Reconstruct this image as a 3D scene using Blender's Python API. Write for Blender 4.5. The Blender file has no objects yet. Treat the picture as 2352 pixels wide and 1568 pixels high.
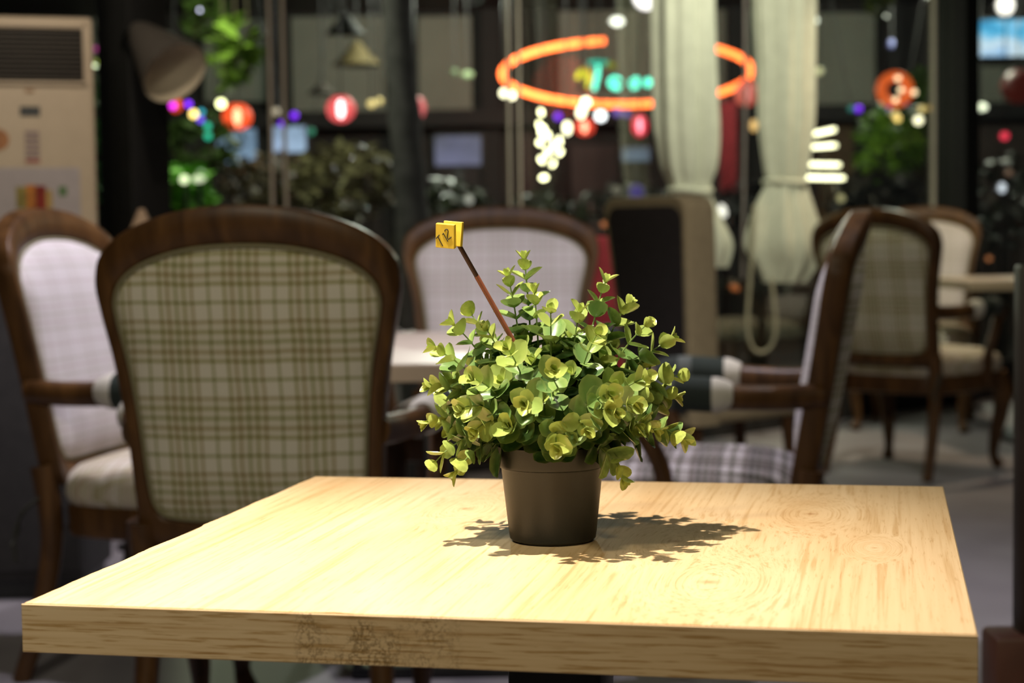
import bpy, bmesh, math, random
from mathutils import Vector, Matrix, Euler
random.seed(7)
SC = bpy.context.scene
COL = SC.collection
PI = math.pi
R = math.radians

# ------------------------------------------------------------------ camera
CAM_H = 1.0425
FPX = 4031.22
PITCH, ROLL = R(3.4816), R(0.7632)
_f = Vector((0, math.cos(PITCH), -math.sin(PITCH)))
_d = Vector((0, -math.sin(PITCH), -math.cos(PITCH)))
_x = Vector((1, 0, 0))
C_RIGHT = _x * math.cos(ROLL) + _d * math.sin(ROLL)
C_DOWN = _x * -math.sin(ROLL) + _d * math.cos(ROLL)
C_FWD = _f
cam_data = bpy.data.cameras.new('camera')
cam = bpy.data.objects.new('camera', cam_data)
COL.objects.link(cam)
m = Matrix.Identity(4)
for i in range(3):
    m[i][0] = C_RIGHT[i]; m[i][1] = -C_DOWN[i]; m[i][2] = -C_FWD[i]
m.translation = Vector((0, 0, CAM_H))
cam.matrix_world = m
cam_data.sensor_width = 36.0
cam_data.lens = FPX * 36.0 / 2352.0
cam_data.clip_start = 0.05
cam_data.clip_end = 200
cam_data.dof.use_dof = True
cam_data.dof.focus_distance = 1.62
cam_data.dof.aperture_fstop = 5.6
SC.camera = cam

def P(px, py, Y):
    """world point at depth Y (metres along +Y) on the line through a photo pixel"""
    r = C_FWD + C_RIGHT * ((px - 1176) / FPX) + C_DOWN * ((py - 784) / FPX)
    return Vector((0, 0, CAM_H)) + r * (Y / r.y)

# ------------------------------------------------------------------ view, world
SC.view_settings.view_transform = 'Standard'
SC.view_settings.look = 'None'
SC.view_settings.gamma = 1.0
SC.view_settings.exposure = 0.0
SC.view_settings.use_curve_mapping = False
W = bpy.data.worlds.new('night'); SC.world = W; W.use_nodes = True
W.node_tree.nodes['Background'].inputs[0].default_value = (0.30, 0.33, 0.42, 1)
W.node_tree.nodes['Background'].inputs[1].default_value = 0.012

# ------------------------------------------------------------------ lights (ceiling spots of the cafe, unseen fill added over the terrace)
def spot(name, loc, target, power, col, angle=100, blend=0.8, radius=0.03):
    l = bpy.data.lights.new(name, 'SPOT')
    l.energy = power; l.color = col; l.spot_size = R(angle); l.spot_blend = blend; l.shadow_soft_size = radius
    o = bpy.data.objects.new(name, l); COL.objects.link(o); o.location = loc
    d = Vector(target) - Vector(loc)
    o.rotation_euler = d.to_track_quat('-Z', 'Y').to_euler()
    return o
def lamp(name, loc, power, col, radius=0.1):
    l = bpy.data.lights.new(name, 'POINT')
    l.energy = power; l.color = col; l.shadow_soft_size = radius
    o = bpy.data.objects.new(name, l); COL.objects.link(o); o.location = loc
    return o
WARM = (1.0, 0.87, 0.74)
COOL = (0.97, 0.90, 1.0)
spot('ceiling_spot_plant', (-0.33, 1.42, 2.15), (-0.29, 1.44, 0.75), 245, WARM, 76, 1.0, 0.012)
spot('ceiling_spot_aisle', (0.5, -0.7, 2.75), (0.2, 1.6, 0.6), 62, (1.0, 0.90, 0.60), 110, 0.9, 0.12)
spot('ceiling_spot_aisle_b', (-0.9, 0.4, 2.75), (-0.8, 3.4, 0.7), 112, (1.0, 0.92, 0.72), 110, 0.9, 0.12)
spot('ceiling_spot_long_table', (-0.15, 4.55, 2.75), (-0.2, 4.6, 0.7), 150, (0.93, 0.88, 1.0), 92, 0.7, 0.05)
spot('ceiling_spot_left', (-0.75, 3.75, 2.75), (-0.95, 4.15, 0.5), 115, (0.95, 0.89, 1.0), 84, 0.8, 0.05)
spot('ceiling_spot_cabinet', (-1.0, 4.4, 2.75), (-1.6, 5.8, 1.3), 50, (1.0, 0.84, 0.66), 90, 0.9, 0.05)
spot('ceiling_spot_curtain', (1.25, 6.7, 2.75), (1.15, 8.9, 1.3), 140, (0.98, 1.0, 0.79), 105, 0.9, 0.05)
spot('ceiling_spot_side_table', (2.15, 8.3, 2.75), (2.1, 8.5, 0.7), 90, (1.0, 0.78, 0.52), 110, 0.9, 0.05)
spot('ceiling_spot_right', (1.55, 4.4, 2.75), (1.1, 5.2, 0.5), 85, (1.0, 0.92, 0.88), 96, 0.8, 0.05)
lamp('terrace_fill_left', (-1.9, 10.0, 2.7), 90, (0.9, 1.0, 0.65), 0.1)  # unseen fill lights, added to brighten the planting and facade panels
lamp('terrace_fill_middle', (-0.3, 14.0, 3.0), 230, (0.95, 1.0, 0.85), 0.15)
lamp('terrace_fill_right', (3.4, 14.0, 3.0), 230, (0.95, 1.0, 0.80), 0.15)

# ------------------------------------------------------------------ materials
def nd(nt, t, **kw):
    n = nt.nodes.new(t)
    for k, v in kw.items():
        if k.startswith('i_'):
            key = k[2:]
            n.inputs[int(key) if key.isdigit() else key].default_value = v
        else:
            setattr(n, k, v)
    return n
def ramp(nt, stops, interp='LINEAR'):
    n = nt.nodes.new('ShaderNodeValToRGB')
    cr = n.color_ramp; cr.interpolation = interp
    while len(cr.elements) > 1:
        cr.elements.remove(cr.elements[-1])
    cr.elements[0].position = stops[0][0]; cr.elements[0].color = c4(stops[0][1])
    for p, c in stops[1:]:
        e = cr.elements.new(p); e.color = c4(c)
    return n
def c4(c):
    return (c, c, c, 1) if not hasattr(c, '__len__') else (c[0], c[1], c[2], 1)
def mat(name, col=(0.5, 0.5, 0.5), rough=0.5, metal=0.0, spec=0.5, noise=0.0, nscale=20.0, bump=0.0, bscale=80.0):
    M = bpy.data.materials.new(name); M.use_nodes = True
    nt = M.node_tree; b = nt.nodes['Principled BSDF']
    b.inputs['Base Color'].default_value = c4(col)
    b.inputs['Roughness'].default_value = rough
    b.inputs['Metallic'].default_value = metal
    b.inputs['Specular IOR Level'].default_value = spec
    tc = nd(nt, 'ShaderNodeTexCoord')
    if noise > 0:
        n = nd(nt, 'ShaderNodeTexNoise', i_Scale=nscale, i_Detail=4.0)
        nt.links.new(tc.outputs['Object'], n.inputs['Vector'])
        r = ramp(nt, [(0.25, [max(0, c * (1 - noise)) for c in col]), (0.75, [min(1, c * (1 + noise)) for c in col])])
        nt.links.new(n.outputs['Fac'], r.inputs[0]); nt.links.new(r.outputs[0], b.inputs['Base Color'])
    if bump > 0:
        n2 = nd(nt, 'ShaderNodeTexNoise', i_Scale=bscale, i_Detail=3.0)
        nt.links.new(tc.outputs['Object'], n2.inputs['Vector'])
        bp = nd(nt, 'ShaderNodeBump', i_Strength=bump, i_Distance=0.002)
        nt.links.new(n2.outputs['Fac'], bp.inputs['Height']); nt.links.new(bp.outputs[0], b.inputs['Normal'])
    return M
def emis(name, col, strength=4.0, base=None, sample=False):
    M = bpy.data.materials.new(name); M.use_nodes = True
    b = M.node_tree.nodes['Principled BSDF']
    b.inputs['Base Color'].default_value = c4(base or [c * 0.5 for c in col])
    b.inputs['Emission Color'].default_value = c4(col)
    b.inputs['Emission Strength'].default_value = strength
    if not sample:
        try: M.cycles.emission_sampling = 'NONE'
        except Exception: pass
    return M

def mat_wood_chair():
    M = mat('walnut', (0.085, 0.036, 0.012), 0.42, spec=0.30); nt = M.node_tree; b = nt.nodes['Principled BSDF']
    tc = nd(nt, 'ShaderNodeTexCoord'); mp = nd(nt, 'ShaderNodeMapping'); mp.inputs['Scale'].default_value = (26, 26, 5)
    n = nd(nt, 'ShaderNodeTexNoise', i_Scale=1.0, i_Detail=5.0, i_Distortion=0.6)
    r = ramp(nt, [(0.3, (0.042, 0.018, 0.005)), (0.55, (0.084, 0.038, 0.011)), (0.8, (0.150, 0.070, 0.020))])
    nt.links.new(tc.outputs['Object'], mp.inputs[0]); nt.links.new(mp.outputs[0], n.inputs['Vector'])
    nt.links.new(n.outputs['Fac'], r.inputs[0]); nt.links.new(r.outputs[0], b.inputs['Base Color'])
    return M

def plaid_axis(nt, sock, period, phase, fr, width, ground, lines, band):
    m1 = nd(nt, 'ShaderNodeMath', operation='MULTIPLY_ADD', i_1=1.0 / period, i_2=phase)
    m2 = nd(nt, 'ShaderNodeMath', operation='FRACT')
    nt.links.new(sock, m1.inputs[0]); nt.links.new(m1.outputs[0], m2.inputs[0])
    st = []
    for i, f in enumerate(fr):
        st.append((f, lines[i % len(lines)]))
        st.append((f + width, band if i < len(fr) - 2 else ground))
    r = ramp(nt, [(0.0, ground)] + st, 'CONSTANT')
    nt.links.new(m2.outputs[0], r.inputs[0])
    return r.outputs[0]
def mat_plaid(name, base, lines, ax, band=(0.93, 0.92, 0.88), px=0.124, pz=0.142, width=0.042, wrinkle=0.06):
    M = mat(name, base, 0.95, spec=0.15); nt = M.node_tree; b = nt.nodes['Principled BSDF']
    tc = nd(nt, 'ShaderNodeTexCoord'); sp = nd(nt, 'ShaderNodeSeparateXYZ')
    n = nd(nt, 'ShaderNodeTexNoise', i_Scale=7.0, i_Detail=2.0)
    vm = nd(nt, 'ShaderNodeVectorMath', operation='SCALE', i_Scale=wrinkle * 0.16)
    va = nd(nt, 'ShaderNodeVectorMath', operation='ADD')
    nt.links.new(tc.outputs['Object'], n.inputs['Vector']); nt.links.new(n.outputs['Color'], vm.inputs[0])
    nt.links.new(tc.outputs['Object'], va.inputs[0]); nt.links.new(vm.outputs[0], va.inputs[1])
    nt.links.new(va.outputs[0], sp.inputs[0])
    fr = [0.03, 0.15, 0.28, 0.41, 0.54, 0.79]
    a = plaid_axis(nt, sp.outputs[ax[0]], px, 0.27 + 10, fr, width, (1, 1, 1), lines, band)
    c = plaid_axis(nt, sp.outputs[ax[1]], pz, 0.33 + 10, fr, width, (1, 1, 1), lines, band)
    mx = nd(nt, 'ShaderNodeMix', data_type='RGBA', blend_type='MULTIPLY'); mx.inputs[0].default_value = 1
    nt.links.new(a, mx.inputs[6]); nt.links.new(c, mx.inputs[7])
    m2 = nd(nt, 'ShaderNodeMix', data_type='RGBA', blend_type='MULTIPLY'); m2.inputs[0].default_value = 1
    m2.inputs[6].default_value = c4(base)
    nt.links.new(mx.outputs[2], m2.inputs[7]); nt.links.new(m2.outputs[2], b.inputs['Base Color'])
    wv = nd(nt, 'ShaderNodeTexNoise', i_Scale=420.0, i_Detail=1.0)
    nt.links.new(tc.outputs['Object'], wv.inputs['Vector'])
    bp = nd(nt, 'ShaderNodeBump', i_Strength=0.25, i_Distance=0.001)
    nt.links.new(wv.outputs['Fac'], bp.inputs['Height']); nt.links.new(bp.outputs[0], b.inputs['Normal'])
    return M
LN = [(0.52, 0.52, 0.30), (0.56, 0.50, 0.33), (0.50, 0.53, 0.32)]
LNF = [(0.84, 0.84, 0.80), (0.88, 0.84, 0.84)]
M_PLAID = mat_plaid('plaid_linen', (0.60, 0.56, 0.46), LN, (0, 2), wrinkle=0.07)
M_PLAID_FRONT = mat_plaid('faint_plaid_linen', (0.62, 0.58, 0.58), LNF, (0, 2), band=(0.97, 0.97, 0.96))
M_SEAT = mat_plaid('plaid_seat_linen', (0.60, 0.55, 0.47), [(0.7, 0.68, 0.52), (0.76, 0.68, 0.6)], (0, 1), px=0.13, pz=0.13)
M_TARTAN = mat_plaid('tartan_seat', (0.46, 0.42, 0.43), [(0.30, 0.31, 0.27), (0.42, 0.40, 0.36), (0.35, 0.36, 0.30)], (0, 1), band=(0.72, 0.70, 0.70), px=0.16, pz=0.12, width=0.07)
M_WOOD = mat_wood_chair()
M_PIPING = mat('piping_cloth', (0.20, 0.18, 0.10), 0.9)
M_TIE = mat('dark_cotton_tie', (0.03, 0.03, 0.02), 0.9)

def mat_armpad():
    M = mat('arm_pad_tartan', (0.03, 0.035, 0.03), 0.9, spec=0.2); nt = M.node_tree; b = nt.nodes['Principled BSDF']
    tc = nd(nt, 'ShaderNodeTexCoord'); sp = nd(nt, 'ShaderNodeSeparateXYZ')
    nt.links.new(tc.outputs['Object'], sp.inputs[0])
    mr = nd(nt, 'ShaderNodeMapRange'); mr.inputs[1].default_value = -0.085; mr.inputs[2].default_value = 0.20
    nt.links.new(sp.outputs[1], mr.inputs[0])
    r = ramp(nt, [(0.0, (0.55, 0.52, 0.44)), (0.20, (0.028, 0.036, 0.030)), (0.50, (0.10, 0.11, 0.10)), (0.62, (0.030, 0.036, 0.032)),
                  (0.84, (0.16, 0.15, 0.14))], 'CONSTANT')
    nt.links.new(mr.outputs[0], r.inputs[0]); nt.links.new(r.outputs[0], b.inputs['Base Color'])
    return M
M_PAD = mat_armpad()

def mat_oak(name, axis, tone=1.0, knots=(), damage=None, edge=False):
    """oak laminate: grain runs along local axis (0 = X, 1 = Y)"""
    M = mat(name, (0.6, 0.4, 0.2), 0.60, spec=0.30); nt = M.node_tree; b = nt.nodes['Principled BSDF']
    L = nt.links.new
    tc = nd(nt, 'ShaderNodeTexCoord')
    src = tc.outputs['Object']
    # bend the grain around knots
    for (kx, ky, rad, amt) in knots:
        sb = nd(nt, 'ShaderNodeVectorMath', operation='SUBTRACT'); sb.inputs[1].default_value = (kx, ky, 0)
        L(tc.outputs['Object'], sb.inputs[0])
        ml = nd(nt, 'ShaderNodeVectorMath', operation='MULTIPLY'); ml.inputs[1].default_value = (1.0, 0.42, 0)
        L(sb.outputs[0], ml.inputs[0])
        ln = nd(nt, 'ShaderNodeVectorMath', operation='LENGTH'); L(ml.outputs[0], ln.inputs[0])
        dv = nd(nt, 'ShaderNodeMath', operation='DIVIDE', i_1=rad); L(ln.outputs['Value'], dv.inputs[0])
        sq = nd(nt, 'ShaderNodeMath', operation='POWER', i_1=2.0); L(dv.outputs[0], sq.inputs[0])
        ng = nd(nt, 'ShaderNodeMath', operation='MULTIPLY', i_1=-1.0); L(sq.outputs[0], ng.inputs[0])
        ex = nd(nt, 'ShaderNodeMath', operation='EXPONENT'); L(ng.outputs[0], ex.inputs[0])
        sc = nd(nt, 'ShaderNodeVectorMath', operation='SCALE'); L(sb.outputs[0], sc.inputs[0])
        mm = nd(nt, 'ShaderNodeMath', operation='MULTIPLY', i_1=-amt); L(ex.outputs[0], mm.inputs[0]); L(mm.outputs[0], sc.inputs['Scale'])
        ad = nd(nt, 'ShaderNodeVectorMath', operation='ADD'); L(src, ad.inputs[0]); L(sc.outputs[0], ad.inputs[1])
        src = ad.outputs[0]
    def stretched(a, bb, scale=1.0, detail=4.0, dist=0.0):
        mp = nd(nt, 'ShaderNodeMapping')
        mp.inputs['Scale'].default_value = (bb, a, a) if axis == 0 else (a, bb, a)
        L(src, mp.inputs[0])
        n = nd(nt, 'ShaderNodeTexNoise', i_Scale=scale, i_Detail=detail, i_Distortion=dist); L(mp.outputs[0], n.inputs['Vector'])
        return n.outputs['Fac']
    broad = stretched(9, 1.3, 1.0, 3.0, 0.7)
    fine = stretched(190, 4.0, 1.0, 4.0, 0.25)
    pores = stretched(420, 26, 1.0, 2.0, 0.0)
    t = tone
    if edge:
        fine = stretched(330, 8.0, 1.0, 4.0, 0.15); pores = stretched(620, 24, 1.0, 3.0, 0.0)
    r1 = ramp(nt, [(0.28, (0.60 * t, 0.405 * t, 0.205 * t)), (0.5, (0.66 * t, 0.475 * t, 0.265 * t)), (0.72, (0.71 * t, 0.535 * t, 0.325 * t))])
    L(broad, r1.inputs[0])
    r2 = ramp(nt, [(0.32, (0.80, 0.72, 0.60)), (0.47, (0.96, 0.95, 0.93)), (0.62, (1.0, 1.0, 1.0))]); L(fine, r2.inputs[0])
    r3 = ramp(nt, [(0.36, (0.66, 0.56, 0.38)), (0.45, (1.0, 1.0, 1.0))] if edge else [(0.30, (0.80, 0.72, 0.60)), (0.40, (1.0, 1.0, 1.0))]); L(pores, r3.inputs[0])
    x1 = nd(nt, 'ShaderNodeMix', data_type='RGBA', blend_type='MULTIPLY'); x1.inputs[0].default_value = 1.0
    L(r1.outputs[0], x1.inputs[6]); L(r2.outputs[0], x1.inputs[7])
    x2 = nd(nt, 'ShaderNodeMix', data_type='RGBA', blend_type='MULTIPLY'); x2.inputs[0].default_value = 1.0 if edge else 0.75
    L(x1.outputs[2], x2.inputs[6]); L(r3.outputs[0], x2.inputs[7])
    out = x2.outputs[2]
    for (kx, ky, rad, amt) in knots:     # the knot itself, a small darker eye
        sb = nd(nt, 'ShaderNodeVectorMath', operation='DISTANCE'); sb.inputs[1].default_value = (kx, ky, 0)
        ml = nd(nt, 'ShaderNodeVectorMath', operation='MULTIPLY'); ml.inputs[1].default_value = (1, 1, 0)
        L(tc.outputs['Object'], ml.inputs[0]); L(ml.outputs[0], sb.inputs[0])
        k = ramp(nt, [(0.0, (0.62, 0.46, 0.30)), (1.0, (1, 1, 1))])
        dv = nd(nt, 'ShaderNodeMath', operation='DIVIDE', i_1=rad * 0.26); L(sb.outputs['Value'], dv.inputs[0]); L(dv.outputs[0], k.inputs[0])
        x = nd(nt, 'ShaderNodeMix', data_type='RGBA', blend_type='MULTIPLY'); x.inputs[0].default_value = 0.8
        L(out, x.inputs[6]); L(k.outputs[0], x.inputs[7]); out = x.outputs[2]
    hgt = fine
    if damage:
        x0, x1_, y_ = damage
        sp = nd(nt, 'ShaderNodeSeparateXYZ'); L(tc.outputs['Object'], sp.inputs[0])
        mr = nd(nt, 'ShaderNodeMapRange'); mr.inputs[1].default_value = x0; mr.inputs[2].default_value = x1_
        L(sp.outputs[0], mr.inputs[0])
        win = ramp(nt, [(0.0, 0.0), (0.06, 0.85), (0.22, 0.55), (0.32, 0.9), (0.55, 0.95), (0.66, 0.30), (0.8, 0.7), (0.95, 0.45), (1.0, 0.0)]); L(mr.outputs[0], win.inputs[0])
        cut = nd(nt, 'ShaderNodeMath', operation='LESS_THAN', i_1=y_); L(sp.outputs[1], cut.inputs[0])
        n1 = nd(nt, 'ShaderNodeTexNoise', i_Scale=115.0, i_Detail=6.0, i_Roughness=0.75); L(tc.outputs['Object'], n1.inputs['Vector'])
        n2 = nd(nt, 'ShaderNodeTexNoise', i_Scale=26.0, i_Detail=2.0); L(tc.outputs['Object'], n2.inputs['Vector'])
        rr = ramp(nt, [(0.47, 0.0), (0.495, 1.0), (0.51, 1.0), (0.535, 0.0)]); L(n1.outputs['Fac'], rr.inputs[0])
        r4 = ramp(nt, [(0.44, 0.0), (0.54, 1.0)]); L(n2.outputs['Fac'], r4.inputs[0])
        a = nd(nt, 'ShaderNodeMath', operation='MULTIPLY'); L(rr.outputs[0], a.inputs[0]); L(r4.outputs[0], a.inputs[1])
        c = nd(nt, 'ShaderNodeMath', operation='MULTIPLY'); L(a.outputs[0], c.inputs[0]); L(win.outputs[0], c.inputs[1])
        e = nd(nt, 'ShaderNodeMath', operation='MULTIPLY'); L(c.outputs[0], e.inputs[0]); L(cut.outputs[0], e.inputs[1])
        x = nd(nt, 'ShaderNodeMix', data_type='RGBA'); x.inputs[7].default_value = (0.13, 0.075, 0.02, 1)
        L(e.outputs[0], x.inputs[0]); L(out, x.inputs[6]); out = x.outputs[2]
        sh = nd(nt, 'ShaderNodeMath', operation='MULTIPLY_ADD', i_1=-2.5); L(e.outputs[0], sh.inputs[0]); L(fine, sh.inputs[2]); hgt = sh.outputs[0]
    L(out, b.inputs['Base Color'])
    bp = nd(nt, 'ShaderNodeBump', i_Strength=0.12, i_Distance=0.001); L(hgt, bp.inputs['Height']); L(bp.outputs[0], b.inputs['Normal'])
    return M

def mat_leaf():
    M = bpy.data.materials.new('waxy_leaf'); M.use_nodes = True
    nt = M.node_tree; L = nt.links.new; b = nt.nodes['Principled BSDF']; out = nt.nodes['Material Output']
    oi = nd(nt, 'ShaderNodeObjectInfo'); at = nd(nt, 'ShaderNodeAttribute', attribute_name='rim')
    tc = nd(nt, 'ShaderNodeTexCoord')
    n = nd(nt, 'ShaderNodeTexNoise', i_Scale=180.0, i_Detail=3.0); L(tc.outputs['Object'], n.inputs['Vector'])
    r = ramp(nt, [(0.3, (0.70, 0.72, 0.62)), (0.7, (1.12, 1.1, 1.0))]); L(n.outputs['Fac'], r.inputs[0])
    x0 = nd(nt, 'ShaderNodeMix', data_type='RGBA', blend_type='MULTIPLY'); x0.inputs[0].default_value = 1.0
    L(oi.outputs['Color'], x0.inputs[6]); L(r.outputs[0], x0.inputs[7])
    x = nd(nt, 'ShaderNodeMix', data_type='RGBA'); x.inputs[7].default_value = (0.48, 0.54, 0.20, 1)
    mu = nd(nt, 'ShaderNodeMath', operation='MULTIPLY', i_1=0.22); L(at.outputs['Fac'], mu.inputs[0])
    L(mu.outputs[0], x.inputs[0]); L(x0.outputs[2], x.inputs[6]); L(x.outputs[2], b.inputs['Base Color'])
    b.inputs['Roughness'].default_value = 0.26; b.inputs['Specular IOR Level'].default_value = 0.6
    tr = nd(nt, 'ShaderNodeBsdfTranslucent'); L(x.outputs[2], tr.inputs['Color'])
    ms = nd(nt, 'ShaderNodeMixShader', i_0=0.12); L(b.outputs[0], ms.inputs[1]); L(tr.outputs[0], ms.inputs[2]); L(ms.outputs[0], out.inputs[0])
    return M

def mat_glass():
    M = bpy.data.materials.new('window_glass'); M.use_nodes = True
    nt = M.node_tree; L = nt.links.new; out = nt.nodes['Material Output']; nt.nodes.remove(nt.nodes['Principled BSDF'])
    t = nd(nt, 'ShaderNodeBsdfTransparent'); t.inputs[0].default_value = (0.93, 0.95, 0.93, 1)
    g = nd(nt, 'ShaderNodeBsdfGlossy', i_Roughness=0.01); f = nd(nt, 'ShaderNodeFresnel', i_IOR=1.35)
    mu = nd(nt, 'ShaderNodeMath', operation='MULTIPLY', i_1=0.45); L(f.outputs[0], mu.inputs[0])
    ms = nd(nt, 'ShaderNodeMixShader'); L(mu.outputs[0], ms.inputs[0]); L(t.outputs[0], ms.inputs[1]); L(g.outputs[0], ms.inputs[2]); L(ms.outputs[0], out.inputs[0])
    return M
def mat_lantern(name, col, strength, see=0.45):
    M = emis(name, col, strength); nt = M.node_tree; L = nt.links.new
    b = nt.nodes['Principled BSDF']; out = nt.nodes['Material Output']
    t = nd(nt, 'ShaderNodeBsdfTransparent'); t.inputs[0].default_value = c4([0.4 + 0.6 * c for c in col])
    ms = nd(nt, 'ShaderNodeMixShader', i_0=see); L(b.outputs[0], ms.inputs[1]); L(t.outputs[0], ms.inputs[2]); L(ms.outputs[0], out.inputs[0])
    return M
def mat_screen(name, cols, strength, scale):
    M = emis(name, cols[0], strength); nt = M.node_tree; b = nt.nodes['Principled BSDF']
    tc = nd(nt, 'ShaderNodeTexCoord'); n = nd(nt, 'ShaderNodeTexNoise', i_Scale=scale, i_Detail=2.0)
    nt.links.new(tc.outputs['Object'], n.inputs['Vector'])
    k = len(cols)
    r = ramp(nt, [(0.32 + 0.36 * i / max(1, k - 1), cols[i]) for i in range(k)]); nt.links.new(n.outputs['Fac'], r.inputs[0])
    nt.links.new(r.outputs[0], b.inputs['Emission Color'])
    return M

M_GLASS = mat_glass()
M_LEAF = mat_leaf()
M_BLACK = mat('black_steel', (0.010, 0.010, 0.010), 0.45, noise=0.3)
M_COLUMN = mat('black_paint', (0.006, 0.006, 0.006), 0.6, noise=0.3)
M_MULL = mat('pale_aluminium', (0.68, 0.59, 0.49), 0.5, metal=0.0, noise=0.08)
M_FLOOR = mat('polished_concrete', (0.27, 0.25, 0.265), 0.55, noise=0.16, nscale=3.0, bump=0.08, bscale=40)
M_GROUND = mat('dark_paving', (0.035, 0.033, 0.03), 0.8, noise=0.4, nscale=4.0)
M_CEIL = mat('dark_ceiling', (0.03, 0.028, 0.026), 0.9, noise=0.2)
M_DARKWALL = mat('dark_low_wall', (0.02, 0.018, 0.017), 0.8, noise=0.3)
M_CREAM = mat('cream_plastic', (0.60, 0.49, 0.36), 0.5, noise=0.04)
M_GRILLE = mat('dark_grille', (0.055, 0.045, 0.035), 0.6, noise=0.1)
M_CURTAIN = mat('cream_curtain_cloth', (0.56, 0.56, 0.45), 0.9, spec=0.2, noise=0.08, nscale=15, bump=0.2, bscale=300)
M_STEM = mat('stem_green', (0.16, 0.24, 0.06), 0.5, noise=0.2, nscale=60)

# ------------------------------------------------------------------ mesh helpers
class MB:
    def __init__(s): s.v = []; s.f = []
    def add(s, vs, fs):
        o = len(s.v); s.v += [tuple(v) for v in vs]; s.f += [tuple(o + i for i in f) for f in fs]; return s
    def box(s, x0, x1, y0, y1, z0, z1, bev=0.0, seg=2):
        bm = bmesh.new(); bmesh.ops.create_cube(bm, size=1.0)
        for v in bm.verts:
            v.co = Vector(((x0 + x1) / 2 + v.co.x * (x1 - x0), (y0 + y1) / 2 + v.co.y * (y1 - y0), (z0 + z1) / 2 + v.co.z * (z1 - z0)))
        if bev > 0:
            bmesh.ops.bevel(bm, geom=bm.edges[:], offset=bev, segments=seg, affect='EDGES', profile=0.5)
        bm.verts.index_update()
        s.add([v.co.copy() for v in bm.verts], [[v.index for v in f.verts] for f in bm.faces]); bm.free(); return s
    def tube(s, path, rad, n=8, sx=1.0, sy=1.0, up=None, closed=False, caps=True):
        path = [Vector(p) for p in path]; k = len(path)
        rad = rad if hasattr(rad, '__len__') else [rad] * k
        rings = []; prev = Vector(up) if up is not None else None
        for i in range(k):
            if closed: t = path[(i + 1) % k] - path[i - 1]
            else: t = path[min(i + 1, k - 1)] - path[max(i - 1, 0)]
            t.normalize()
            if prev is None:
                prev = Vector((0, 0, 1)) if abs(t.z) < 0.9 else Vector((1, 0, 0))
            b = t.cross(prev)
            if b.length < 1e-5: b = t.orthogonal()
            b.normalize(); u = b.cross(t).normalized()
            if up is None: prev = u
            rings.append([path[i] + (b * math.cos(2 * PI * j / n) * sx + u * math.sin(2 * PI * j / n) * sy) * rad[i] for j in range(n)])
        vs = [p for r in rings for p in r]; fs = []
        for i in range(k if closed else k - 1):
            a, c = i * n, ((i + 1) % k) * n
            for j in range(n):
                fs.append((a + j, a + (j + 1) % n, c + (j + 1) % n, c + j))
        if caps and not closed:
            fs.append(tuple(range(n - 1, -1, -1))); fs.append(tuple((k - 1) * n + j for j in range(n)))
        return s.add(vs, fs)
    def lathe(s, prof, n=32, M=None, cap0=True, cap1=True):
        vs = []; fs = []
        for (r, z) in prof:
            for j in range(n):
                a = 2 * PI * j / n; p = Vector((r * math.cos(a), r * math.sin(a), z)); vs.append(M @ p if M else p)
        k = len(prof)
        for i in range(k - 1):
            for j in range(n):
                fs.append((i * n + j, i * n + (j + 1) % n, (i + 1) * n + (j + 1) % n, (i + 1) * n + j))
        if cap0: fs.append(tuple(range(n - 1, -1, -1)))
        if cap1: fs.append(tuple((k - 1) * n + j for j in range(n)))
        return s.add(vs, fs)
    def ball(s, c, r, n=12, m=8, sc=(1, 1, 1)):
        c = Vector(c); vs = [c + Vector((0, 0, -r * sc[2]))]
        for i in range(1, m):
            a = -PI / 2 + PI * i / m
            for j in range(n):
                b = 2 * PI * j / n
                vs.append(c + Vector((r * math.cos(a) * math.cos(b) * sc[0], r * math.cos(a) * math.sin(b) * sc[1], r * math.sin(a) * sc[2])))
        vs.append(c + Vector((0, 0, r * sc[2]))); fs = []
        for j in range(n): fs.append((0, 1 + (j + 1) % n, 1 + j))
        for i in range(m - 2):
            for j in range(n):
                fs.append((1 + i * n + j, 1 + i * n + (j + 1) % n, 1 + (i + 1) * n + (j + 1) % n, 1 + (i + 1) * n + j))
        t = len(vs) - 1
        for j in range(n): fs.append((t, 1 + (m - 2) * n + j, 1 + (m - 2) * n + (j + 1) % n))
        return s.add(vs, fs)
    def mesh(s, name):
        me = bpy.data.meshes.new(name); me.from_pydata(s.v, [], s.f); me.update(); return me
    def build(s, name, material, parent=None, smooth=True, angle=38, loc=None):
        me = s.mesh(name); me.materials.append(material)
        if smooth:
            for p in me.polygons: p.use_smooth = True
            try: me.set_sharp_from_angle(angle=R(angle))
            except Exception: pass
        o = bpy.data.objects.new(name, me); COL.objects.link(o)
        if parent: o.parent = parent
        if loc is not None: o.location = loc
        return o
def tag(o, label, cat, group=None, kind=None):
    if label: o['label'] = label
    if cat: o['category'] = cat
    if group: o['group'] = group
    if kind: o['kind'] = kind
    return o
def struct(o):
    o['kind'] = 'structure'; return o
def thing(name, loc, label, cat, rz=0.0, group=None, scale=1.0):
    o = bpy.data.objects.new(name, None); COL.objects.link(o)
    o.empty_display_size = 0.1
    o.location = loc; o.rotation_euler = (0, 0, rz); o.scale = (scale,) * 3
    return tag(o, label, cat, group)
def copy_tree(o, parent=None):
    c = o.copy(); COL.objects.link(c)
    if parent is not None: c.parent = parent
    for ch in list(o.children): copy_tree(ch, c)
    return c
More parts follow.
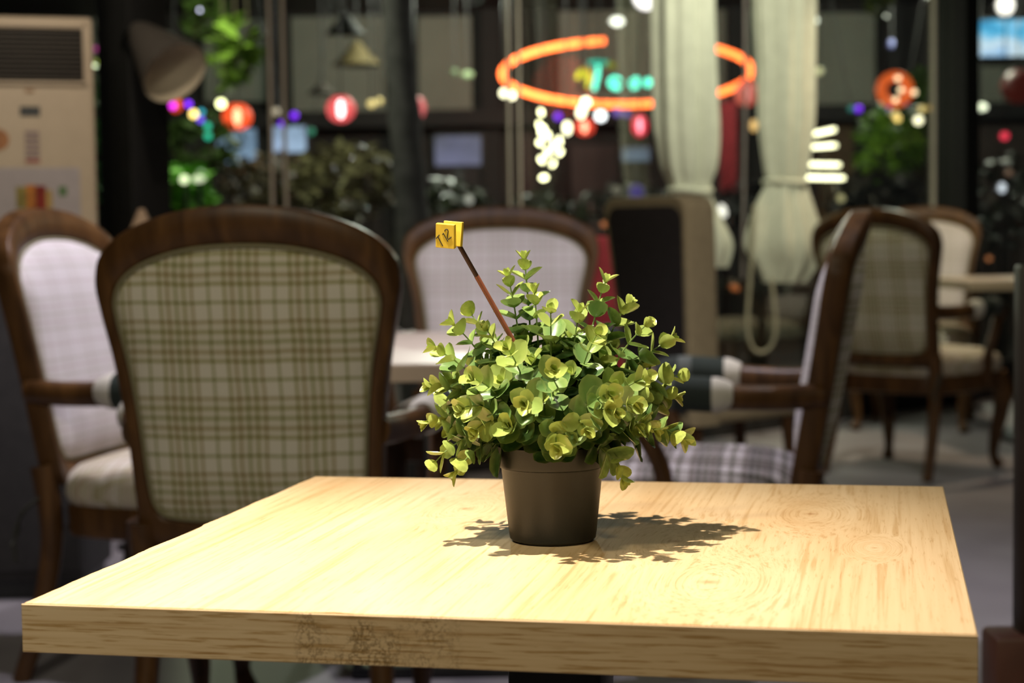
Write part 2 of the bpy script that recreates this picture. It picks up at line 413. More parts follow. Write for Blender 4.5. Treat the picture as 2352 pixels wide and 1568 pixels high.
def spline(pts, n, closed=False):
    """Catmull-Rom through pts (2-D or 3-D tuples)"""
    P_ = [Vector(p) for p in pts]; k = len(P_); out = []
    segs = k if closed else k - 1
    for i in range(segs):
        if closed: p0, p1, p2, p3 = P_[i - 1], P_[i], P_[(i + 1) % k], P_[(i + 2) % k]
        else: p0, p1, p2, p3 = P_[max(i - 1, 0)], P_[i], P_[i + 1], P_[min(i + 2, k - 1)]
        for j in range(n):
            t = j / n
            out.append(0.5 * ((2 * p1) + (p2 - p0) * t + (2 * p0 - 5 * p1 + 4 * p2 - p3) * t * t + (3 * p1 - p0 - 3 * p2 + p3) * t ** 3))
    if not closed: out.append(P_[-1])
    return out
def lerp(a, b, t): return a + (b - a) * t
def lerp3(a, b, t): return tuple(a[i] + (b[i] - a[i]) * t for i in range(3))

# ------------------------------------------------------------------ the setting
def W_at(t, z=0.0, off=0.0):
    """point on the slanting glass front, t = 0 at the left column, off = metres towards the room"""
    d = Vector((3.92, 3.90, 0)).normalized()
    return Vector((-1.40 + 3.92 * t, 6.50 + 3.90 * t, z)) + Vector((d.y, -d.x, 0)) * off
WANG = math.atan2(3.90, 3.92)
a0, a1 = W_at(-0.55), W_at(1.6)
floor_outline = [(-4.0, -2.0), (5.5, -2.0), (5.5, a1.y), (a1.x, a1.y), (a0.x, a0.y), (-4.0, a0.y)]
def slab(outline, z0, z1):
    n = len(outline)
    return MB().add([(x, y, z0) for x, y in outline] + [(x, y, z1) for x, y in outline],
                    [tuple(range(n - 1, -1, -1)), tuple(range(n, 2 * n))] + [(i, (i + 1) % n, n + (i + 1) % n, n + i) for i in range(n)])
struct(slab(floor_outline, -0.12, 0.0).build('floor', M_FLOOR, smooth=False))
struct(slab(floor_outline, 3.0, 3.1).build('ceiling', M_CEIL, smooth=False))
struct(MB().box(-30, 30, 4.4, 45, -0.30, -0.13).build('ground_outdoor', M_GROUND, smooth=False))
struct(MB().box(-4.1, -4.0, -2.0, a0.y, 0, 3.0).build('wall_left', M_DARKWALL, smooth=False))

wm = Matrix.Translation(W_at(0)) @ Matrix.Rotation(WANG, 4, 'Z')
LEN = math.hypot(3.92, 3.90)
def wall_empty(name):
    o = bpy.data.objects.new(name, None); COL.objects.link(o); o.matrix_world = wm; o.empty_display_size = 0.1
    return struct(o)
tm = [-0.50, -0.02, 0.124, 0.363, 0.601, 0.998, 1.05, 1.30, 1.55]
low = MB().box(-0.5 * LEN, 1.55 * LEN, -0.05, 0.05, 0.0, 0.22, 0.004).build('wall_back', M_DARKWALL, smooth=False)
low.matrix_world = wm; struct(low)
for i in range(len(tm) - 1):
    w = wall_empty('window_%d' % (i + 1))
    x0, x1 = tm[i] * LEN, tm[i + 1] * LEN
    MB().box(x0 + 0.012, x1 - 0.012, -0.004, 0.004, 0.22, 3.0).build('pane', M_GLASS, w, smooth=False)
    if i in (2, 3, 4, 7):
        # a pair of slim upright frames with a dark gap between
        MB().box(x0 - 0.042, x0 - 0.030, -0.006, 0.006, 0.22, 3.0, 0.002).build('frame', M_MULL, w)
        MB().box(x0 + 0.026, x0 + 0.038, -0.006, 0.006, 0.22, 3.0, 0.002).build('frame', M_MULL, w)
    if i == 5:
        MB().box(x0 - 0.034, x0 - 0.012, -0.012, 0.012, 0.22, 3.0, 0.004).build('frame', M_MULL, w)
for k, t in enumerate((0.0, 1.030)):
    c = MB().box(t * LEN - 0.085, t * LEN + 0.085, -0.14, 0.07, 0.0, 3.0, 0.006).build('trim_%d' % (k + 1), M_COLUMN)
    c.matrix_world = wm; struct(c)

# ------------------------------------------------------------------ near table
TX, TY, TA, TZ = 0.0443, 1.6947, R(-11.9704), 0.75
M_OAK_TOP = mat_oak('oak_laminate_top', 1, 1.0, knots=((0.235, 0.16, 0.035, 0.13), (0.165, -0.21, 0.045, 0.14), (0.115, -0.02, 0.040, 0.10), (-0.13, 0.15, 0.03, 0.13), (0.30, -0.03, 0.016, 0.25)))
M_OAK_EDGE = mat_oak('oak_edge_band', 0, 0.92, damage=(-0.145, -0.005, -0.37), edge=True)
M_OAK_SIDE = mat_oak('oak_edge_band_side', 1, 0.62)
def square_table(name, loc, rz, w, d, label, cat, group, ztop=0.75):
    t = thing(name, loc, label, cat, rz, group)
    hw, hd = w / 2, d / 2
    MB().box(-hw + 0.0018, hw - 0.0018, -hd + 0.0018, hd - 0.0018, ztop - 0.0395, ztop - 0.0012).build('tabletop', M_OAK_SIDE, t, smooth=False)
    return t, hw, hd
nt_, hw, hd = square_table('dining_table', (TX, TY, 0), TA, 0.75, 0.75, 'square light-oak table in the foreground carrying the potted plant', 'table', None)
# thin laminate sheet on top, its left edge chipped and wavy
vs = []; nseg = 60
rnd = random.Random(3)
left = []
for i in range(nseg + 1):
    y = -hd + 0.0022 + (2 * hd - 0.003) * i / nseg
    left.append((-hw + 0.0016 + 0.0012 * math.sin(i * 0.55) * rnd.random() + (0.0026 if 27 <= i <= 30 else 0) + 0.0008 * rnd.random(), y))
out = left + [(hw - 0.001, hd - 0.001), (hw - 0.001, -hd + 0.0022)]
front = []
for i in range(1, 40):
    x = hw - 0.001 - (2 * hw - 0.003) * i / 40
    front.append((x, -hd + 0.0022 + (0.0035 if i == 26 else 0.0)))
out += front
n = len(out)
MB().add([(x, y, TZ - 0.0012) for x, y in out] + [(x, y, TZ) for x, y in out],
         [tuple(range(n)), tuple(range(2 * n - 1, n - 1, -1))] + [(i, n + i, n + (i + 1) % n, (i + 1) % n) for i in range(n)]).build('laminate_sheet', M_OAK_TOP, nt_, smooth=False)
MB().box(-hw, hw, -hd, -hd + 0.0018, TZ - 0.040, TZ - 0.0004, 0.0006, 1).build('edge_band', M_OAK_EDGE, nt_, smooth=False)
MB().box(-hw, hw, hd - 0.0018, hd, TZ - 0.040, TZ - 0.0004, 0.0006, 1).build('edge_band', M_OAK_EDGE, nt_, smooth=False)
for s in (-1, 1):
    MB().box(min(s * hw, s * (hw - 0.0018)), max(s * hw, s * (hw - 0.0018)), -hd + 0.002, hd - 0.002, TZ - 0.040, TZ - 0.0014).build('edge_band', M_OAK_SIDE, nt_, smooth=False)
def pedestal(t, ztop, sx, sy, cy=0.0):
    MB().box(-0.045, 0.045, cy - 0.045, cy + 0.045, 0.03, ztop - 0.05, 0.006).build('column', M_BLACK, t)
    MB().box(-sx, sx, cy - 0.03, cy + 0.03, ztop - 0.055, ztop - 0.040, 0.003).build('bracket', M_BLACK, t)
    MB().box(-0.03, 0.03, cy - sy, cy + sy, ztop - 0.0545, ztop - 0.0402, 0.003).build('bracket', M_BLACK, t)
    MB().box(-0.22, 0.22, cy - 0.22, cy + 0.22, 0.0, 0.03, 0.008).build('base_plate', M_BLACK, t)
pedestal(nt_, TZ, 0.25, 0.25)

# ------------------------------------------------------------------ potted plant
PC = P(1270, 1239, 1.0); k = (CAM_H - TZ) / (CAM_H - PC.z)
PX, PY = PC.x * k, PC.y * k
POT_H, RIM, BASE = 0.0925, 0.0540, 0.0412
plant = thing('potted_plant', (PX, PY, TZ), 'round-leaved green plant in a black plastic pot on the oak table', 'potted plant')
M_POT = mat('black_pot_plastic', (0.0145, 0.0155, 0.0125), 0.42, spec=0.4, noise=0.06, nscale=60, bump=0.04, bscale=600)
prof = [(0.0, 0.0005), (BASE - 0.003, 0.0005), (BASE, 0.003), (BASE + 0.0012, 0.012), (0.0485, 0.0695), (0.0492, 0.0710), (0.0520, 0.0722), (0.0527, 0.0745),
        (RIM - 0.0008, POT_H - 0.002), (RIM - 0.0006, POT_H - 0.0006), (RIM - 0.0014, POT_H), (RIM - 0.0028, POT_H - 0.0005), (0.0505, 0.074), (0.0475, 0.070), (0.0468, 0.066)]
MB().lathe(prof[1:], 72, cap1=False).build('pot', M_POT, plant, angle=30)
MB().lathe([(0.0001, 0.080), (0.02, 0.0795), (0.040, 0.078), (0.0512, 0.0765)], 40, cap0=False, cap1=False).build('soil', mat('dark_soil', (0.008, 0.007, 0.005), 0.95, noise=0.5, nscale=200, bump=0.8, bscale=300), plant)

def leaf_mesh(name, wid, cup, fold, point, curl):
    """leaf of length 1 along +Y, width wid, upper side +Z"""
    nu, nv = 6, 5
    vs = []; rim = []
    for i in range(nu + 1):
        u = 0.5 - 0.5 * math.cos(PI * i / nu)
        e = 2 * u - 1
        h = wid * 0.5 * math.sqrt(max(0.0, 1 - e * e)) * (1 + 0.16 * e * 0.8)
        if i == nu - 1: h *= lerp(1.0, 0.82, point)
        h = max(h, 0.016)
        for j in range(nv):
            v = -1 + 2 * j / (nv - 1)
            z = cup * (v * v) * h * 1.2 + fold * abs(v) * h - curl * (u * u) + cup * 0.25 * (2 * u - 1) ** 2 * 0.5
            vs.append((v * h, u, z)); rim.append(1.0 if (abs(v) > 0.99 or i == nu) else 0.0)
    fs = [(i * nv + j, i * nv + j + 1, (i + 1) * nv + j + 1, (i + 1) * nv + j) for i in range(nu) for j in range(nv - 1)]
    me = bpy.data.meshes.new(name); me.from_pydata(vs, [], fs); me.update()
    for p in me.polygons: p.use_smooth = True
    a = me.attributes.new('rim', 'FLOAT', 'POINT')
    for i, r in enumerate(rim): a.data[i].value = r
    me.materials.append(M_LEAF)
    return me
LEAVES = [leaf_mesh('leaf', 0.84, 0.22, 0.03, 0.6, 0.04), leaf_mesh('leaf', 0.96, 0.16, 0.05, 0.4, 0.08),
          leaf_mesh('leaf', 0.74, 0.20, 0.10, 1.0, -0.05), leaf_mesh('leaf', 0.80, 0.30, 0.02, 0.7, 0.13)]
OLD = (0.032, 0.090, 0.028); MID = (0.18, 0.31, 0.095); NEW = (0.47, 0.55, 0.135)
leaf_recs = []     # (stem object, matrix, colour, mesh index)
rp = random.Random(21)
def sprig(tip, root=None, nodes=7, start=0.40, big=0.0290, small=0.0140, droop=0.0, bright=0.0):
    """a stem from the pot to tip (plant space) with crossed pairs of leaves"""
    tip = Vector(tip)
    if root is None:
        a = math.atan2(tip.y, tip.x); root = Vector((0.018 * math.cos(a), 0.018 * math.sin(a), 0.077))
    mid = root.lerp(tip, 0.5) + Vector((0, 0, 0.22 * (tip - root).length + droop))
    path = []
    for i in range(13):
        t = i / 12
        path.append((1 - t) ** 2 * root + 2 * t * (1 - t) * mid + t * t * tip)
    mb = MB().tube(path, [lerp(0.0013, 0.0006, i / 12) for i in range(13)], 5)
    st = mb.build('stem', M_STEM, plant)
    ph = rp.random() * PI
    for q in range(nodes):
        s = lerp(start, 1.0, (q / (nodes - 1)) ** 0.92)
        x = s * 12; i = min(11, int(x)); p = path[i].lerp(path[i + 1], x - i)
        t = (path[i + 1] - path[i]).normalized()
        u0 = t.orthogonal().normalized(); v0 = t.cross(u0)
        ang = ph + q * PI / 2 + rp.uniform(-0.25, 0.25)
        age = (s - start) / (1 - start)
        size = lerp(big, small, age ** 1.3) * rp.uniform(0.86, 1.16)
        op = R(lerp(74, 34, age)) * rp.uniform(0.85, 1.15)
        for sgn in (0, PI):
            w = (u0 * math.cos(ang + sgn) + v0 * math.sin(ang + sgn))
            d = (t * math.cos(op) + w * math.sin(op)); d.z -= 0.10 * (1 - age); d.normalize()
            z = (t - d * t.dot(d)).normalized(); xx = d.cross(z)
            sz = size * rp.uniform(0.9, 1.1)
            M = Matrix(((xx.x, d.x, z.x, p.x), (xx.y, d.y, z.y, p.y), (xx.z, d.z, z.z, p.z), (0, 0, 0, 1)))
            M = M @ Matrix.Diagonal((sz, sz, sz, 1))
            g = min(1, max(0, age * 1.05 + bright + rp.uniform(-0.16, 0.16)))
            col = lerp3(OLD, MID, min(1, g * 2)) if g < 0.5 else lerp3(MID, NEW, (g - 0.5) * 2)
            leaf_recs.append((st, M, col, rp.randrange(4)))
    # closed bud pair at the tip
    t = (path[-1] - path[-2]).normalized(); u0 = t.orthogonal().normalized()
    for sgn in (1, -1):
        d = (t + u0 * 0.35 * sgn).normalized(); z = (-u0 * sgn - d * (-u0 * sgn).dot(d)).normalized(); xx = d.cross(z)
        M = Matrix(((xx.x, d.x, z.x, path[-1].x), (xx.y, d.y, z.y, path[-1].y), (xx.z, d.z, z.z, path[-1].z), (0, 0, 0, 1))) @ Matrix.Diagonal((0.011, 0.011, 0.011, 1))
        leaf_recs.append((st, M, lerp3(MID, NEW, 0.8), 2))
def tip_px(px, py, dy):
    p = P(px, py, PY + dy); return (p.x - PX, p.y - PY, p.z - TZ)
# sprigs whose tips can be told apart in the photograph: pixel, depth from the pot axis, nodes
for px, py, dy, nn, dr in [
    (1205, 600, 0.02, 8, 0.0), (1168, 640, -0.01, 8, 0.0), (1388, 652, 0.00, 7, 0.0), (1228, 675, -0.03, 6, 0.0), (1045, 748, 0.00, 6, 0.0),
    (1085, 725, 0.03, 6, 0.0), (1003, 803, -0.03, 7, 0.0), (995, 886, -0.02, 7, 0.01), (986, 968, -0.02, 7, 0.02), (1002, 1058, -0.03, 7, 0.03),
    (1050, 1080, -0.03, 6, 0.03), (1440, 700, 0.02, 6, 0.0), (1480, 750, -0.02, 6, 0.0), (1535, 782, 0.00, 7, 0.0), (1555, 862, 0.02, 7, 0.01),
    (1545, 910, 0.03, 7, 0.02), (1562, 1008, -0.02, 8, 0.03), (1430, 1092, -0.06, 7, 0.03), (1278, 1020, -0.115, 6, 0.02), (1272, 850, -0.125, 6, 0.0),
    (1165, 800, -0.10, 6, 0.0), (1205, 925, -0.125, 6, 0.01), (1398, 905, -0.12, 6, 0.0), (1410, 945, -0.125, 6, 0.01), (1455, 930, -0.085, 6, 0.01),
    (1065, 935, -0.09, 6, 0.01), (1095, 985, -0.085, 6, 0.02), (1090, 870, -0.085, 6, 0.0), (1475, 870, -0.06, 6, 0.0), (1330, 720, -0.04, 6, 0.0),
    (1265, 720, -0.06, 5, 0.0), (1500, 985, -0.05, 7, 0.02), (1370, 770, -0.085, 6, 0.0), (1120, 760, -0.03, 6, 0.0), (1345, 985, -0.115, 6, 0.02)]:
    sprig(tip_px(px, py, dy), nodes=nn, droop=dr)
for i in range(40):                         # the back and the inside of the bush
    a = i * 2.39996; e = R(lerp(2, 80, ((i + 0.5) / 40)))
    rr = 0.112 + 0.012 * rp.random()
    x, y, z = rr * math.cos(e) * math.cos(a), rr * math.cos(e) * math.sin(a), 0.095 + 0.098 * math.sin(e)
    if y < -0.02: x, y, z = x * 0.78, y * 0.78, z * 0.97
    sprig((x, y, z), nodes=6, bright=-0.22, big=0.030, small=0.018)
# the 300 leaves that show largest are single objects, the rest one mesh
def leaf_score(rec):
    c = rec[1] @ Vector((0, 0.5, 0)); sz = rec[1].to_scale().x
    return -c.y * 1.0 + 0.6 * c.z + 0.5 * abs(c.x) + sz * 2.2
order = sorted(range(len(leaf_recs)), key=lambda i: -leaf_score(leaf_recs[i]))
front_set = order[:300]; rest = order[300:]
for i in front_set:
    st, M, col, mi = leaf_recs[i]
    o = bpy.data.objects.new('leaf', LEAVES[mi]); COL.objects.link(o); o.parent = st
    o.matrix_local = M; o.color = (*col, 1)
rvs, rfs, rcol, rrim = [], [], [], []
for i in rest:
    st, M, col, mi = leaf_recs[i]; me = LEAVES[mi]; o0 = len(rvs)
    rvs += [tuple(M @ v.co) for v in me.vertices]; rfs += [tuple(o0 + k for k in p.vertices) for p in me.polygons]
    rcol += [col] * len(me.vertices); rrim += [d.value for d in me.attributes['rim'].data]
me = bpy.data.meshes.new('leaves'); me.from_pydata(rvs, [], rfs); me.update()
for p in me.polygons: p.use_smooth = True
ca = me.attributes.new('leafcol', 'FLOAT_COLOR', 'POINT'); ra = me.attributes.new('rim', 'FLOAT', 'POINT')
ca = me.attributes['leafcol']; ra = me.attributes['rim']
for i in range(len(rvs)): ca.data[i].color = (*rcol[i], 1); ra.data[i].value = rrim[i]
M_LEAF2 = M_LEAF.copy(); M_LEAF2.name = 'waxy_leaf_mass'; nt2 = M_LEAF2.node_tree
oi = [n for n in nt2.nodes if n.type == 'OBJECT_INFO'][0]; tgt = oi.outputs['Color'].links[0].to_socket
an = nd(nt2, 'ShaderNodeAttribute', attribute_name='leafcol'); nt2.links.new(an.outputs['Color'], tgt)
me.materials.append(M_LEAF2)
o = bpy.data.objects.new('leaves', me); COL.objects.link(o); o.parent = plant; o['kind'] = 'stuff'

# ------------------------------------------------------------------ table number on a stick
sb, stp = P(1156, 742, PY - 0.03), P(1046, 548, PY - 0.045)
root = sb + (sb - stp) * 0.72
mk = thing('table_number', root, 'yellow wooden clip marked T 12 on a brown stick in the plant pot', 'table number')
jn = sb.lerp(stp, 0.56)
M_TERRA = mat('terracotta_paint', (0.27, 0.085, 0.045), 0.5, noise=0.15, nscale=90)
M_DKBR = mat('dark_brown_stick', (0.055, 0.022, 0.012), 0.5, noise=0.2, nscale=90)
MB().tube([Vector((0, 0, 0)), jn - root], 0.0024, 10).build('lower_stick', M_TERRA, mk)
MB().tube([jn - root, stp - root], 0.0022, 10).build('upper_stick', M_DKBR, mk)
M_YEL = mat('yellow_painted_wood', (0.78, 0.54, 0.05), 0.5, noise=0.06, nscale=150)
cc = P(1029, 540, PY - 0.048) - root
px_m = (PY - 0.048) / FPX
cw, ch, ct = 46 * px_m, 56 * px_m, 15 * px_m
rot = Euler((R(7), R(5.5), R(-20)), 'XYZ')
def clip_block(yoff, xoff, zoff, tilt):
    mb = MB()
    t0, t1 = ct, ct * 0.72
    vs = [(-cw / 2, -t0 / 2, -ch / 2), (cw / 2, -t0 / 2, -ch / 2), (cw / 2, t0 / 2, -ch / 2), (-cw / 2, t0 / 2, -ch / 2),
          (-cw / 2, -t1 / 2, ch / 2), (cw / 2, -t1 / 2, ch / 2), (cw / 2, t1 / 2, ch / 2), (-cw / 2, t1 / 2, ch / 2)]
    mb.add(vs, [(0, 3, 2, 1), (4, 5, 6, 7), (0, 1, 5, 4), (1, 2, 6, 5), (2, 3, 7, 6), (3, 0, 4, 7)])
    o = mb.build('clip_block', M_YEL, mk, smooth=False)
    Rm = rot.to_matrix().to_4x4()
    o.matrix_local = Matrix.Translation(cc) @ Rm @ Matrix.Translation((xoff, yoff, zoff)) @ Matrix.Rotation(tilt, 4, 'X')
    bv = o.modifiers.new('bevel', 'BEVEL'); bv.width = 0.0005; bv.segments = 2
    return o
fb = clip_block(-ct * 0.62, -0.0005, 0.0, R(5))
clip_block(ct * 0.72, 0.0032, 0.0012, R(-6))
def face(u, v): return Vector(((u - 0.5) * cw, -ct * 0.43 - 0.0001 + (v - 0.5) * ct * 0.14, (v - 0.5) * ch))
def fcrop(x, y): return face((x - 293) / 214.0, 1 - (y - 168 - (x - 293) * 0.15) / 268.0)
strokes = [[(300, 336), (337, 298)], [(319, 316), (348, 370), (378, 426)], [(372, 296), (384, 284)], [(384, 284), (410, 332), (436, 378)],
           [(398, 262), (404, 246), (418, 240), (432, 246), (438, 264), (434, 292), (428, 322), (432, 342), (440, 356), (458, 344), (475, 330)]]
mb = MB()
for s in strokes: mb.tube([fcrop(*p) for p in s], 0.00044, 6)
o = mb.build('lettering', mat('black_ink', (0.01, 0.01, 0.01), 0.6, noise=0.2), fb); o['label'] = 'handwritten black T 12'

# ------------------------------------------------------------------ armchairs
RAKE, YB = 0.19, -0.245
OUT = [(0, .452), (.19, .452), (.232, .466), (.240, .54), (.248, .68), (.262, .80), (.282, .90), (.288, .955), (.272, 1.005), (.215, 1.048), (.115, 1.080), (0, 1.090)]
INN = [(0, .500), (.15, .503), (.198, .522), (.212, .58), (.220, .69), (.233, .80), (.250, .885), (.252, .925), (.232, .962), (.182, .992), (.098, 1.014), (0, 1.020)]
def ring(half):
    full = half + [(-x, z) for x, z in reversed(half[1:-1])]
    return spline([(x, z) for x, z in full], 5, closed=True)
def bend(x, z, y):
    """back leans backwards and is slightly hollow"""
    return Vector((x, YB - RAKE * (z - 0.46) + 0.42 * x * x + y, z))
def make_chair(seat_mat):
    t = thing('armchair', (0, 0, 0), '', '')
    ro, ri = ring(OUT), ring(INN); n = len(ro)
    # carved frame, rounded section
    sec = [(0, -.020), (0, .020), (.12, .027), (.5, .030), (.88, .027), (1, .020), (1, -.020), (.88, -.027), (.5, -.030), (.12, -.027)]
    vs = []; fs = []; k = len(sec)
    for i in range(n):
        for a, y in sec:
            p = ri[i].lerp(ro[i], a); vs.append(bend(p.x, p.y, y))
    for i in range(n):
        for j in range(k):
            fs.append((i * k + j, i * k + (j + 1) % k, ((i + 1) % n) * k + (j + 1) % k, ((i + 1) % n) * k + j))
    MB().add(vs, fs).build('back_frame', M_WOOD, t)
    cen = Vector((0, 0.765))
    def panel(name, sgn, puff, m_):
        vs = []; fs = []; lv = [1.0, .97, .93, .86, .75, .6, .42, .22]
        for s in lv:
            h = puff * (1 - s ** 5) ** 0.6
            for i in range(n):
                p = cen.lerp(ri[i], s); vs.append(bend(p.x, p.y, sgn * (0.014 + h)))
        vs.append(bend(0, cen.y, sgn * (0.014 + puff)))
        for a in range(len(lv) - 1):
            for i in range(n):
                fs.append((a * n + i, a * n + (i + 1) % n, (a + 1) * n + (i + 1) % n, (a + 1) * n + i))
        for i in range(n): fs.append(((len(lv) - 1) * n + i, (len(lv) - 1) * n + (i + 1) % n, len(vs) - 1))
        o = MB().add(vs, fs).build(name, m_, t, angle=80)
        MB().tube([bend(cen.x + (p.x - cen.x) * .985, cen.y + (p.y - cen.y) * .985, sgn * 0.024) for p in ri], 0.0042, 6, closed=True).build('piping', M_PIPING, o)
    panel('back_cushion', 1, 0.045, M_PLAID_FRONT); panel('back_panel', -1, 0.024, M_PLAID)
    # seat
    def seat_ring(s, z, grow=0.0):
        pts = []
        for i in range(56):
            a = 2 * PI * i / 56; c, q = math.cos(a), math.sin(a)
            x = math.copysign(abs(c) ** 0.42, c); y = math.copysign(abs(q) ** 0.42, q)
            w = lerp(0.245, 0.305, (y + 1) / 2) + grow; d = 0.262 + grow
            yy = 0.03 + y * d + (0.03 * (1 - x * x) if y > 0 else 0)
            pts.append(Vector((x * w * s, 0.03 + (yy - 0.03) * s, z)))
        return pts
    def stack(rings):
        vs = [p for r in rings for p in r]; m_ = 56
        fs = [(a * m_ + i, a * m_ + (i + 1) % m_, (a + 1) * m_ + (i + 1) % m_, (a + 1) * m_ + i) for a in range(len(rings) - 1) for i in range(m_)]
        fs.append(tuple((len(rings) - 1) * m_ + i for i in range(m_))); fs.append(tuple(range(m_ - 1, -1, -1)))
        return MB().add(vs, fs)
    stack([seat_ring(.93, .405), seat_ring(.985, .412), seat_ring(1.01, .432), seat_ring(1.005, .455), seat_ring(.975, .477), seat_ring(.90, .494), seat_ring(.75, .507), seat_ring(.5, .516), seat_ring(.2, .520)]).build('seat', seat_mat, t, angle=80)
    stack([seat_ring(.94, .335), seat_ring(.985, .340), seat_ring(.995, .352), seat_ring(.985, .372), seat_ring(.995, .395), seat_ring(.98, .410)]).build('seat_rail', M_WOOD, t)
    for s in (-1, 1):
        MB().tube(spline([(s * .262, .235, .40), (s * .275, .255, .33), (s * .270, .255, .25), (s * .252, .238, .13), (s * .247, .232, .055), (s * .262, .252, .010)], 4),
                  [lerp(.040, .040, i / 20) if i < 5 else (lerp(.040, .018, (i - 5) / 11) if i < 16 else lerp(.018, .027, (i - 16) / 4)) for i in range(21)], 10).build('leg', M_WOOD, t)
        MB().tube(spline([(s * .232, YB - .002, .50), (s * .232, YB + .012, .40), (s * .228, YB + .010, .30), (s * .232, YB - .02, .15), (s * .238, YB - .07, .0)], 4),
                  [lerp(.030, .021, i / 16) for i in range(17)], 10).build('leg', M_WOOD, t)
        arm_pts = [(s * .236, YB - .030, .672), (s * .262, YB + .07, .668), (s * .300, -.06, .672), (s * .312, .06, .676), (s * .308, .155, .668), (s * .298, .200, .648)]
        ap = spline(arm_pts, 5)
        MB().tube(ap, [.027] * 14 + [.027] * 7 + [.029, .032, .033, .030, .022], 12, 0.85, 1.05, up=(0, 0, 1)).build('arm', M_WOOD, t)
        MB().tube(spline([(s * .300, .165, .650), (s * .306, .120, .58), (s * .300, .085, .50), (s * .288, .090, .42), (s * .280, .10, .37)], 4), [.021] * 8 + [lerp(.021, .028, i / 8) for i in range(9)], 10).build('arm_support', M_WOOD, t)
        pp = spline([(s * .296, -.070, .676), (s * .305, .0, .680), (s * .311, .075, .684), (s * .310, .150, .678)], 6)
        k = len(pp)
        MB().tube(pp, [.030 + .012 * min(1, min(i, k - 1 - i) / 3.0) for i in range(k)], 16, 0.92, 0.95, up=(0, 0, 1)).build('arm_pad', M_PAD, t)
        for q in (0, 1):
            MB().tube(spline([(s * .245, YB + .02, .445), (s * (.262 + .012 * q), YB - .035, .40), (s * (.268 - .012 * q), YB - .058, .35), (s * (.262 + .02 * q), YB - .062, .28 + .04 * q)], 5), 0.0035, 5).build('tie', M_TIE, t)
    return t
proto_plain = make_chair(M_SEAT)
GRP = 'carved walnut armchairs with plaid covers'
chairs = [
    # name position, rotation, scale, label, tartan seat
    ((-0.466, 3.56, 0), -4, 1.0, 'walnut armchair with its plaid back to the camera, left of the plant', False),
    ((-0.805, 4.28, 0), -103, 1.03, 'walnut armchair at the far left facing the long table, beside the air conditioner', False),
    ((-0.045, 5.62, 0), 178, 1.035, 'walnut armchair behind the plant, facing the camera across the long table', False),
    ((0.47, 4.22, 0), 80.5, 1.0, 'walnut armchair seen from the side, right of the plant, with tartan seat', True),
    ((1.74, 7.60, 0), -42, 1.04, 'walnut armchair with its back half turned, drawn up to the side table', False),
    ((2.13, 9.25, 0), 160, 1.07, 'reddish walnut armchair behind the side table, facing the camera', False)]
for i, (loc, rz, sc, lab, tart) in enumerate(chairs):
    c = proto_plain if i == 0 else copy_tree(proto_plain)
    c.location = loc; c.rotation_euler = (0, 0, R(rz)); c.scale = (sc,) * 3
    if i == 0: c.scale = (0.99, 0.99, 1.012)
    if i == 2: c.scale = (1.15, 1.05, 1.045)
    tag(c, lab, 'armchair', GRP)
    if tart:
        for ch in c.children:
            if ch.name.startswith('seat') and not ch.name.startswith('seat_rail'):
                ch.data = ch.data.copy(); ch.data.materials[0] = M_TARTAN

# ------------------------------------------------------------------ long table and side table
M_OAK_FAR = mat('pale_oak_top', (0.50, 0.42, 0.34), 0.4, noise=0.08, nscale=6); M_OAK_FAR_EDGE = mat('pale_oak_edge', (0.36, 0.28, 0.19), 0.5, noise=0.08, nscale=6)
def plain_table(name, loc, rz, w, d, ztop, label, cat, feet, thick=0.042):
    t = thing(name, loc, label, cat, R(rz))
    MB().box(-w / 2, w / 2, -d / 2, d / 2, ztop - thick, ztop - 0.002, 0.002).build('tabletop', M_OAK_FAR_EDGE, t, smooth=False)
    MB().box(-w / 2 + .002, w / 2 - .002, -d / 2 + .002, d / 2 - .002, ztop - 0.002, ztop).build('laminate_sheet', M_OAK_FAR, t, smooth=False)
    for f in feet: pedestal(t, ztop - thick + 0.04, w / 2 - .1, 0.2, f)
    return t
plain_table('long_table', (-0.18, 4.68, 0), 1.0, 0.70, 1.34, 0.75, 'long pale oak table behind the plant, between the armchairs', 'table', (-0.38, 0.38))
plain_table('side_table', (2.62, 8.55, 0), 3, 1.05, 0.85, 0.80, 'pale oak table at the far right edge by the window', 'table', (0.0,), 0.045)

